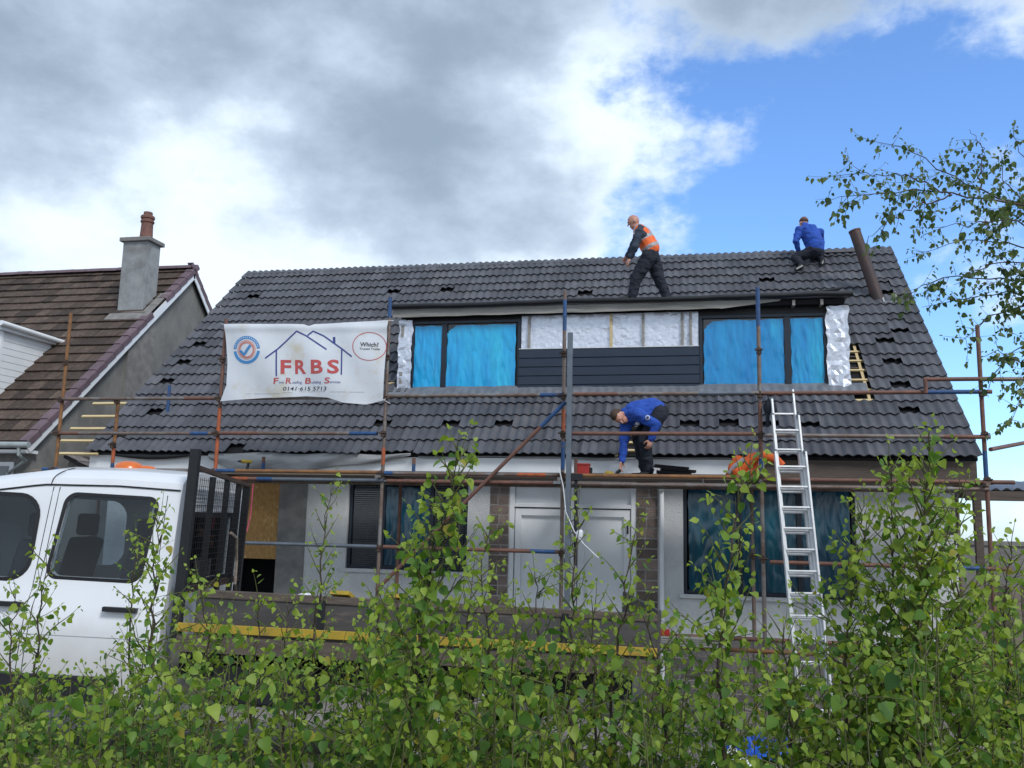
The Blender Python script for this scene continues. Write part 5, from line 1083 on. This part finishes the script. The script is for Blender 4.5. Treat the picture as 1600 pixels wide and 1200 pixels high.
m = MB(); ellips(m, pelv, ((1, 0, 0), (0, 1, 0), (0, 0, 1)), (0.19, 0.17, 0.145)); capsule(m, waist.lerp(pelv, .5), pelv, 0.15, 0.16)
for h_, k_, a_ in ((hL, kL, aL), (hR, kR, aR)): chain(m, [(pelv, 0.125), (h_, 0.12), (h_.lerp(k_, .5), 0.105), (k_, 0.085), (a_, 0.062)])
fuse(m, 'trousers', K['trous'], pb, 0.013, 5, 0.015, 8, 6)
for a_, t_ in ((aL, B(215, 1030, -0.30)-aL), (aR, B(700, 930, -0.18)-aR)):
    m = MB(); boot(m, a_, a_+t_*0.95); fuse(m, 'boot', K['boot'], pb, 0.01, 3)
    tt = a_+t_; sd_ = t_.normalized(); MB().tube([a_+Vector((0.01, -0.05, -0.045)), tt+Vector((0.01, -0.045, -0.01))], [0.016, 0.014], 8).build('boot_sole', K['sole'], pb, smooth=True)
# ---- man in blue bending over on the platform
YC = -0.68
def Cc(cx, cy, dy=0.0): return Vector(aty(930+cx/8.886, 610+cy/8.886, YC+dy))
pc = thing('person', 'brown haired man in blue sweatshirt bending down on the scaffold platform', 'person', (Cc(700, 1070).x, YC, DECK))
hc = Cc(335, 365, -0.12); neck = Cc(430, 320, -0.06); chest = Cc(560, 320, 0.0); waist = Cc(770, 260, 0.06); pelv = Cc(880, 300, 0.1)
shN, shF = Cc(610, 350, -0.17), Cc(440, 400, 0.05); elN, wrN = Cc(850, 480, -0.22), Cc(770, 690, -0.22); elF, wrF = Cc(405, 680, 0.0), Cc(372, 975, -0.08)
hN, hF = Cc(880, 330, 0.0), Cc(850, 340, 0.2); kN, aN = Cc(690, 690, -0.10), Cc(745, 985, -0.02); kF, aF = Cc(600, 660, 0.16), Cc(690, 960, 0.2); aN.z = DECK+0.09; aF.z = DECK+0.09
m = MB(); f_, u_, rr_ = head(m, hc, (0.25, -0.62, -0.74), (-0.75, -0.35, 0.35), 1.03); chain(m, [(hc.lerp(neck, .45), 0.055), (neck, 0.065), (chest, 0.1)])
capsule(m, chest, waist, 0.13, 0.12); capsule(m, waist, pelv, 0.12, 0.13)
for sh, el, wr in ((shN, elN, wrN), (shF, elF, wrF)): chain(m, [(chest.lerp(sh, .5), 0.065), (sh, 0.056), (el, 0.043), (wr, 0.031)])
for h_, k_, a_ in ((hN, kN, aN), (hF, kF, aF)): chain(m, [(pelv, 0.1), (h_, 0.09), (k_, 0.06), (a_, 0.042)])
hand(m, wrN, (-0.25, -0.1, -0.95), (-0.5, 0.7, 0), 0.7, 1.05); hand(m, wrF, (-0.25, -0.1, -0.95), (0.6, -0.2, -0.1), 0.4, 1.05)
fuse(m, 'body', K['skin'], pc, 0.007, 4); haircap(hc, f_, u_, rr_, 1.05, K['hairb'], pc)
m = MB(); capsule(m, chest, waist, 0.182, 0.168); capsule(m, waist, pelv.lerp(waist, .45), 0.168, 0.165); capsule(m, neck, chest, 0.088, 0.16)
for sh, el, wr in ((shN, elN, wrN), (shF, elF, wrF)): chain(m, [(chest.lerp(sh, .5), 0.12), (sh, 0.095), (el, 0.07), (wr.lerp(el, .04), 0.05)])
swt = fuse(m, 'sweatshirt', K['sweat'], pc, 0.011, 5, 0.017, 7, 9)
for q, r_, mt in (((728, 378), 0.035, 'bag'), ((728, 378), 0.022, 'navy')):
    w_ = Cc(q[0], q[1], -0.30); MB().ball((w_.x, w_.y+(0.0 if mt == 'bag' else -0.006), w_.z), (r_, 0.01, r_), 14, 8).build('sleeve_badge', K[mt], pc, smooth=True)
w_ = Cc(585, 465, -0.17); MB().ball(w_, (0.035, 0.02, 0.028), 10, 6).build('chest_badge', K['reflec'], pc, smooth=True)
m = MB(); ellips(m, pelv, ((1, 0, 0), (0, 1, 0), (0, 0, 1)), (0.15, 0.18, 0.15)); capsule(m, waist.lerp(pelv, .6), pelv, 0.14, 0.15)
for h_, k_, a_ in ((hN, kN, aN), (hF, kF, aF)): chain(m, [(pelv, 0.12), (h_, 0.13), (h_.lerp(k_, .5), 0.12), (k_, 0.10), (k_.lerp(a_, .6), 0.08), (a_, 0.066)])
fuse(m, 'trousers', K['trous'], pc, 0.013, 5, 0.016, 8, 11)
for a_, t_ in ((aN, Vector((-0.10, -0.14, -0.05))), (aF, Vector((-0.17, -0.06, -0.05)))):
    m = MB(); boot(m, a_, a_+t_); fuse(m, 'boot', K['boot'], pc, 0.01, 3)
# ================================================================== PLANTS
LV = np.array([(0, 0, 0), (0, 0.34, 0), (0, 0.68, 0), (0, 1.02, -0.05), (-0.26, 0.0, 0.04), (-0.41, 0.20, 0.08), (-0.40, 0.43, 0.08), (-0.24, 0.71, 0.04), (0.26, 0.0, 0.04), (0.41, 0.20, 0.08), (0.40, 0.43, 0.08), (0.24, 0.71, 0.04)], float)
LF = np.array([(0, 1, 5, 4), (1, 2, 6, 5), (2, 3, 7, 6), (0, 8, 9, 1), (1, 9, 10, 2), (2, 10, 11, 3)])
class Plant:
    def __init__(s): s.P = []; s.D = []; s.S = []; s.Rn = []; s.st = MB()
    def leaf(s, p, d, size, rn): s.P.append(p); s.D.append(d); s.S.append(size); s.Rn.append(rn)
    def leafmesh(s, name, mt):
        P = np.array(s.P); D = np.array(s.D); D /= np.linalg.norm(D, axis=1)[:, None]; S = np.array(s.S); n = len(P)
        up = rng.normal(size=(n, 3))*0.55 + np.array((0, -0.35, 0.8)); X = np.cross(D, up); X /= np.linalg.norm(X, axis=1)[:, None]; Z = np.cross(X, D)
        asp = rng.uniform(0.85, 1.12, n)[:, None, None]
        bend = rng.uniform(-0.35, 0.15, n)[:, None]
        V = P[:, None, :] + S[:, None, None]*(LV[None, :, 0:1]*X[:, None, :]*asp + LV[None, :, 1:2]*D[:, None, :] + (LV[None, :, 2:3]*rng.uniform(0.2, 2.2, n)[:, None, None] + (LV[None, :, 1:2]**2)*bend[:, :, None])*Z[:, None, :])
        Fq = (LF[None] + 12*np.arange(n)[:, None, None]).reshape(-1, 4)
        return fast_mesh(name, V.reshape(-1, 3), Fq, [mt], rnd=np.repeat(np.array(s.Rn), 12), smooth=True)
def rv(s=1.0): return rng.normal(size=3)*s
def unit(v): return v/(np.linalg.norm(v)+1e-9)
def twig(pl, p, d, length, lsize, r0, step=0.036, bias=0.5, droop=0.5, sub=True):
    n = max(3, int(length/0.05)); pts = [p]; dd = unit(d)
    for i in range(n):
        dd = unit(dd + rv(0.10) + np.array((0, 0, 0.05-0.10*droop*(i/n)))); pts.append(pts[-1]+dd*length/n)
    pl.st.cur = 1; pl.st.tube([tuple(q) for q in pts], list(np.linspace(r0, 0.0009, n+1)), 4, cap=False)
    k = int(length/step); side = 1
    for i in range(1, k+1):
        t = i/k*n; j = min(int(t), n-1); q = pts[j]+(pts[j+1]-pts[j])*(t-j); ax = unit(pts[j+1]-pts[j]); lat = unit(np.cross(ax, np.array((0, 0, 1.0))+rv(0.3))); side = -side
        ld = unit(lat*side*0.75 + ax*0.3 + np.array((0, 0, -0.9*droop)) + rv(0.35)); pet = ld*lsize*0.35
        sz = lsize*rng.uniform(0.55, 1.4)*(1.0-0.35*(i/k))
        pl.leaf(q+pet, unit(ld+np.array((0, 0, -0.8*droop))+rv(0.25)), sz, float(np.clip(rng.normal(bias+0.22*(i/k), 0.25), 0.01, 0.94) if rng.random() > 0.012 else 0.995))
    pl.leaf(pts[-1], dd, lsize*0.5, 0.9)
    if sub and length > 0.22:
        for i in range(int(length/0.11)):
            t = rng.uniform(0.15, 0.8)*n; j = int(t); twig(pl, pts[j], unit(unit(pts[j+1]-pts[j])*0.8+rv(0.6)), length*rng.uniform(0.25, 0.5), lsize*0.95, r0*0.5, step, bias, droop, False)
def finish(pl, name, label, cat, base, group, mt, stemn='stem', crownn='foliage'):
    t = thing(name, label, cat, base, group); o = bpy.data.objects.new(crownn, pl.leafmesh(crownn, K[mt])); col.objects.link(o); put(o, t)
    pl.st.build(stemn, [K['bark'], K['twig']], t, smooth='all', fix=False); return t
def sapling(px_pts, d, label, lsize=0.045, nb=22, blen=(0.45, 0.10), start=0.15, bias=0.60, r0=0.012, mt='leafA', tilt=0.75, step=0.030):
    pl = Plant(); pts = [atd(x, y, d) for x, y in px_pts]
    b = pts[0].copy(); b[2] = gz(b[1])-0.02; b[0] += rng.normal()*0.05; pts = [b]+pts
    dist = np.cumsum([0]+[np.linalg.norm(pts[i+1]-pts[i]) for i in range(len(pts)-1)]); tot = dist[-1]; n = 26; T = np.linspace(0, tot, n)
    path = np.stack([np.interp(T, dist, [p[k] for p in pts]) for k in range(3)], 1)
    for k in range(3): path[1:-1] = (path[:-2]+path[1:-1]*2+path[2:])/4
    path[1:-1] += rng.normal(size=(n-2, 3))*0.008
    pl.st.cur = 0; pl.st.tube([tuple(q) for q in path], list(np.linspace(r0, 0.0015, n)), 7, cap=False)
    az = rng.uniform(0, 6.28)
    NBX = int(nb*(1.55 if px_pts[0][0] < 1200 else 1.9))
    for i in range(NBX):
        t = start+(0.99-start)*(i+rng.uniform(0, 0.8))/NBX; j = min(int(t*(n-1)), n-2); q = path[j]+(path[j+1]-path[j])*(t*(n-1)-j); az += 2.4+rng.normal()*0.3
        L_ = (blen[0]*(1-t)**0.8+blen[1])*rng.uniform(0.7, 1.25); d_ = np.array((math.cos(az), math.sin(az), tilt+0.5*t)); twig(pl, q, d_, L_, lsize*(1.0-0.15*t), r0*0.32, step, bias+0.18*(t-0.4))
    for i in range(int(tot*16)):            # short leafy shoots right on the stem
        t = rng.uniform(0.3, 1.0); j = min(int(t*(n-1)), n-2); q = path[j]+(path[j+1]-path[j])*(t*(n-1)-j); a = rng.uniform(0, 6.28)
        twig(pl, q, np.array((math.cos(a), math.sin(a), 0.5)), rng.uniform(0.05, 0.12), lsize*0.95, 0.0018, 0.03, bias+0.15*(t-0.4), 0.6, False)
    twig(pl, path[-1], path[-1]-path[-3], 0.10, lsize*0.8, 0.002, step, bias+0.25, 0.3, False)
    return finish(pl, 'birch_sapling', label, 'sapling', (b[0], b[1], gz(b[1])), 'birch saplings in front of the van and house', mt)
SAP = [
 (((55, 1080), (62, 960), (72, 870)), 4.2, 'thin leafy sapling at far left before the van front door', dict(nb=14, blen=(0.3, 0.08), lsize=0.040)),
 (((20, 1100), (15, 1010), (25, 925)), 4.0, 'short sapling cut by the left edge of the picture', dict(nb=12, blen=(0.28, 0.08), lsize=0.042)),
 (((225, 1125), (236, 1000), (243, 900), (252, 800)), 4.3, 'dark stemmed sapling before the rear edge of the white cab', dict(nb=22, blen=(0.42, 0.08), lsize=0.043, r0=0.015)),
 (((205, 1080), (205, 960), (212, 835)), 4.5, 'wispy sapling before the van rear door window', dict(nb=9, blen=(0.16, 0.06), lsize=0.030)),
 (((330, 1120), (325, 1000), (312, 905)), 4.1, 'bushy low sapling below the van headboard', dict(nb=20, blen=(0.36, 0.1), lsize=0.040)),
 (((470, 1160), (490, 1000), (505, 880), (520, 760)), 4.5, 'slender tall sapling before the white wall left of the blind window', dict(nb=22, blen=(0.34, 0.05), lsize=0.036)),
 (((395, 1130), (398, 1030), (402, 925)), 4.2, 'small sapling in front of the van bed beside the headboard', dict(nb=14, blen=(0.3, 0.08), lsize=0.042, bias=0.68)),
 (((445, 1130), (440, 1030), (448, 945)), 3.9, 'short yellowish sapling before the bed, left of the slender tall one', dict(nb=13, blen=(0.3, 0.08), lsize=0.044, bias=0.72)),
 (((615, 1150), (612, 1040), (618, 930)), 3.8, 'short sapling hugging the left side of the tall large-leaved one', dict(nb=16, blen=(0.32, 0.09), lsize=0.044, bias=0.65)),
 (((715, 1150), (722, 1030), (738, 905)), 3.6, 'mid-height sapling right of the tall large-leaved one', dict(nb=20, blen=(0.36, 0.09), lsize=0.045, bias=0.68)),
 (((805, 1150), (800, 1040), (806, 950)), 3.8, 'low sapling below the left door jamb', dict(nb=14, blen=(0.32, 0.09), lsize=0.044, bias=0.68)),
 (((930, 1150), (925, 1050), (930, 945)), 3.7, 'low sapling in front of the right white door', dict(nb=14, blen=(0.32, 0.09), lsize=0.044, bias=0.66)),
 (((560, 1150), (575, 1030), (600, 935)), 4.2, 'leaning sapling under the left ground-floor window', dict(nb=16, blen=(0.34, 0.1), lsize=0.042)),
 (((632, 1190), (650, 1040), (672, 900), (700, 770), (722, 700)), 3.3, 'tall large-leaved sapling rising highest before the left ground-floor window', dict(nb=46, blen=(0.44, 0.09), lsize=0.050, r0=0.014, bias=0.5)),
 (((770, 1150), (765, 1030), (750, 900), (765, 830)), 3.9, 'yellow-green sapling left of the white doors', dict(nb=22, blen=(0.34, 0.07), lsize=0.040, bias=0.7)),
 (((845, 1150), (842, 1020), (835, 900)), 3.9, 'small sapling in front of the left white door', dict(nb=13, blen=(0.28, 0.08), lsize=0.040)),
 (((892, 1180), (893, 1040), (895, 920), (902, 800)), 3.7, 'slim sapling growing up along the steel post', dict(nb=24, blen=(0.26, 0.06), lsize=0.040, bias=0.65)),
 (((955, 1130), (968, 1000), (978, 900), (996, 815)), 3.8, 'sapling with bare curved tip before the right stone pier', dict(nb=18, blen=(0.34, 0.07), lsize=0.042)),
 (((1040, 1150), (1030, 1040), (1000, 950)), 3.8, 'short sapling right of the downpipe', dict(nb=14, blen=(0.34, 0.1), lsize=0.042)),
 (((1128, 1190), (1126, 1060), (1126, 980), (1138, 870), (1160, 760), (1172, 715)), 3.4, 'tall sapling with forked stem before the right blue-filmed window', dict(nb=26, blen=(0.46, 0.07), lsize=0.048, r0=0.013)),
 (((1240, 1190), (1235, 1080), (1225, 985)), 3.6, 'leafy sapling growing in front of the ladder foot', dict(nb=20, blen=(0.34, 0.1), lsize=0.044)),
 (((1320, 1180), (1318, 1030), (1340, 880), (1350, 790)), 3.6, 'sapling immediately right of the ladder', dict(nb=30, blen=(0.44, 0.08), lsize=0.046)),
 (((1432, 1190), (1436, 1040), (1440, 880), (1446, 760), (1450, 690)), 3.5, 'tallest dense sapling before the right end of the house', dict(nb=42, blen=(0.52, 0.09), lsize=0.048, r0=0.018)),
 (((1385, 1190), (1390, 1040), (1398, 860), (1392, 720)), 3.7, 'slim sapling just left of the tallest right one', dict(nb=30, blen=(0.42, 0.07), lsize=0.046)),
 (((1500, 1190), (1495, 1040), (1490, 880), (1500, 760)), 3.7, 'sapling before the right scaffold corner pole', dict(nb=30, blen=(0.42, 0.08), lsize=0.046)),
 (((1575, 1190), (1572, 1050), (1570, 930), (1580, 850)), 3.9, 'sapling at the right edge before the board fence', dict(nb=24, blen=(0.40, 0.08), lsize=0.046, bias=0.6)),
]
import sys
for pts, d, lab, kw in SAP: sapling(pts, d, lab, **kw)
# low thicket under the saplings: nobody could count it
pl = Plant()
topx = [0, 150, 300, 450, 600, 700, 800, 900, 1000, 1100, 1200, 1300, 1400, 1500, 1600]; topy_ = [1035, 1030, 985, 985, 975, 985, 985, 985, 1000, 1020, 1000, 950, 920, 920, 930]
NS = 330
for i in range(NS):
    px = rng.uniform(-120, 1720); d = rng.uniform(2.9, 5.0); ty = np.interp(px, topx, topy_) + abs(rng.normal())*75 + rng.uniform(-10, 45)
    if 400 < px < 560 or 840 < px < 1010 or 670 < px < 780 or 1130 < px < 1230:
        if rng.random() < 0.5: continue
    tip = atd(px, ty, d); b = tip.copy(); b[2] = gz(b[1])-0.02; b += np.array((rng.normal()*0.12, rng.normal()*0.12, 0)); b[2] = gz(b[1])-0.02
    mid = (b+tip)/2+rv(0.05); n = 8; T = np.linspace(0, 1, n)[:, None]; path = (1-T)**2*b+2*T*(1-T)*mid+T*T*tip
    pl.st.cur = 1; pl.st.tube([tuple(q) for q in path], list(np.linspace(0.0045, 0.0015, n)), 4, cap=False)
    L_ = np.linalg.norm(tip-b); bi = rng.uniform(0.1, 0.75); ls = rng.uniform(0.036, 0.056)
    for k in range(int(5+L_*5)):
        t = rng.uniform(0.22, 1.0); j = min(int(t*(n-1)), n-2); q = path[j]+(path[j+1]-path[j])*(t*(n-1)-j); a = rng.uniform(0, 6.28); twig(pl, q, np.array((math.cos(a), math.sin(a), rng.uniform(0.1, 0.9))), rng.uniform(0.10, 0.30)*(1.1-0.4*t), ls, 0.0025, 0.036, bi, 0.6, False)
under = thing('undergrowth', 'dense low green thicket of birch and bramble along the bottom', 'undergrowth', (10, -9.6, gz(-9.6))); under['kind'] = 'stuff'
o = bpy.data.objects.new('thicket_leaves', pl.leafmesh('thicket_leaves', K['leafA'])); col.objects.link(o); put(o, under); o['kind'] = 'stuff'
o = pl.st.build('thicket_stems', [K['bark'], K['twig']], under, smooth='all', fix=False); o['kind'] = 'stuff'
# broad-leaved tree leaning in from the right
pl = Plant(); TB = np.array((14.1, -6.2, gz(-6.2)))
trunk = [TB+np.array((0, 0, -0.05)), TB+np.array((0.05, 0.03, 1.6)), TB+np.array((-0.03, 0.1, 3.0)), TB+np.array((0.05, 0.15, 4.4)), TB+np.array((0.0, 0.2, 5.8)), TB+np.array((-0.08, 0.2, 7.0))]
pl.st.cur = 0; pl.st.tube([tuple(q) for q in trunk], [0.11, 0.095, 0.08, 0.06, 0.04, 0.012], 12)
BR = [((1660, 330), (1600, 317), (1487, 305), (1411, 301), (1316, 304), (1290, 316)), ((1640, 328), (1577, 315), (1510, 288), (1465, 263), (1424, 238), (1404, 223), (1360, 220)), ((1487, 305), (1420, 328), (1375, 351), (1352, 384)),
      ((1530, 296), (1532, 254), (1535, 225), (1515, 202)), ((1660, 450), (1600, 441), (1530, 436), (1460, 434), (1428, 446), (1412, 470)), ((1650, 400), (1590, 385), (1530, 372), (1480, 380), (1440, 395)), ((1660, 470), (1590, 480), (1530, 505), (1500, 535)),
      ((1660, 520), (1610, 530), (1570, 560), (1545, 610)), ((1660, 560), (1620, 580), (1595, 620), (1580, 660)), ((1670, 300), (1620, 270), (1590, 230), (1578, 205)), ((1660, 360), (1600, 350), (1550, 345), (1500, 350), (1455, 362)), ((1487, 305), (1440, 285), (1400, 272), (1345, 268), (1300, 275)),
      ((1660, 430), (1620, 410), (1570, 410), (1520, 420), (1490, 445)), ((1650, 500), (1600, 460), (1560, 455), (1500, 470), (1440, 480)), ((1670, 600), (1640, 590), (1600, 570), (1560, 545), (1530, 560)), ((1660, 340), (1620, 330), (1580, 300), (1560, 270), (1570, 240)),
      ((1700, 470), (1640, 440), (1590, 420), (1560, 395))]
for bi_, br in enumerate(BR):
    dep = 6.9+rng.uniform(-0.35, 0.35) if bi_ not in (2, 11) else 6.9
    pts = [atd(x, y, dep + 0.12*i*(1 if bi_ % 2 else -1)) for i, (x, y) in enumerate(br)]
    if br[0][0] > 1600:
        zz = pts[0][2]; root = np.array((TB[0], TB[1]+0.12, max(1.5, zz-0.75))); pts = [root]+pts
    dist = np.cumsum([0]+[np.linalg.norm(pts[i+1]-pts[i]) for i in range(len(pts)-1)]); n = 22; T = np.linspace(0, dist[-1], n); path = np.stack([np.interp(T, dist, [p[k] for p in pts]) for k in range(3)], 1)
    path[1:-1] = (path[:-2]+path[1:-1]*2+path[2:])/4; path[1:-1] += rng.normal(size=(n-2, 3))*0.012
    pl.st.cur = 0; pl.st.tube([tuple(q) for q in path], list(np.linspace(0.014 if br[0][0] > 1600 else 0.007, 0.0015, n)), 6, cap=False)
    for k in range(int(dist[-1]*15)):
        t = rng.uniform(0.22 if br[0][0] > 1600 else 0.05, 1.0); j = min(int(t*(n-1)), n-2); q = path[j]+(path[j+1]-path[j])*(t*(n-1)-j); a = rng.uniform(0, 6.28)
        ax = unit(path[j+1]-path[j]); dv = unit(ax*0.8+rv(0.7)+np.array((0, 0, -0.15))); twig(pl, q, dv, rng.uniform(0.12, 0.38)*(1.15-0.6*t), 0.052, 0.0022, 0.034, 0.45, 0.75, rng.random() < 0.5)
for k in range(190):       # rest of the crown, above and beyond the frame
    a = rng.uniform(0, 6.28); h = rng.uniform(2.6, 7.2); rr = rng.uniform(0.2, 1.5)*(1-abs(h-4.8)/4.2); c = TB+np.array((math.cos(a)*rr+0.7, math.sin(a)*rr+0.3, h)); 
    s_ = TB+np.array((0.0, 0.15, h-0.5)); pl.st.cur = 1; pl.st.tube([tuple(s_), tuple((s_+c)/2+rv(0.05)), tuple(c)], [0.008, 0.005, 0.002], 4, cap=False)
    for q in range(4): twig(pl, s_+(c-s_)*rng.uniform(0.4, 1.0), unit(c-s_+rv(0.6)), rng.uniform(0.2, 0.45), 0.058, 0.003, 0.042, 0.42, 0.7, False)
finish(pl, 'birch_tree', 'birch tree whose leafy branches hang in from the right', 'tree', tuple(TB), None, 'leafC', 'trunk', 'crown')
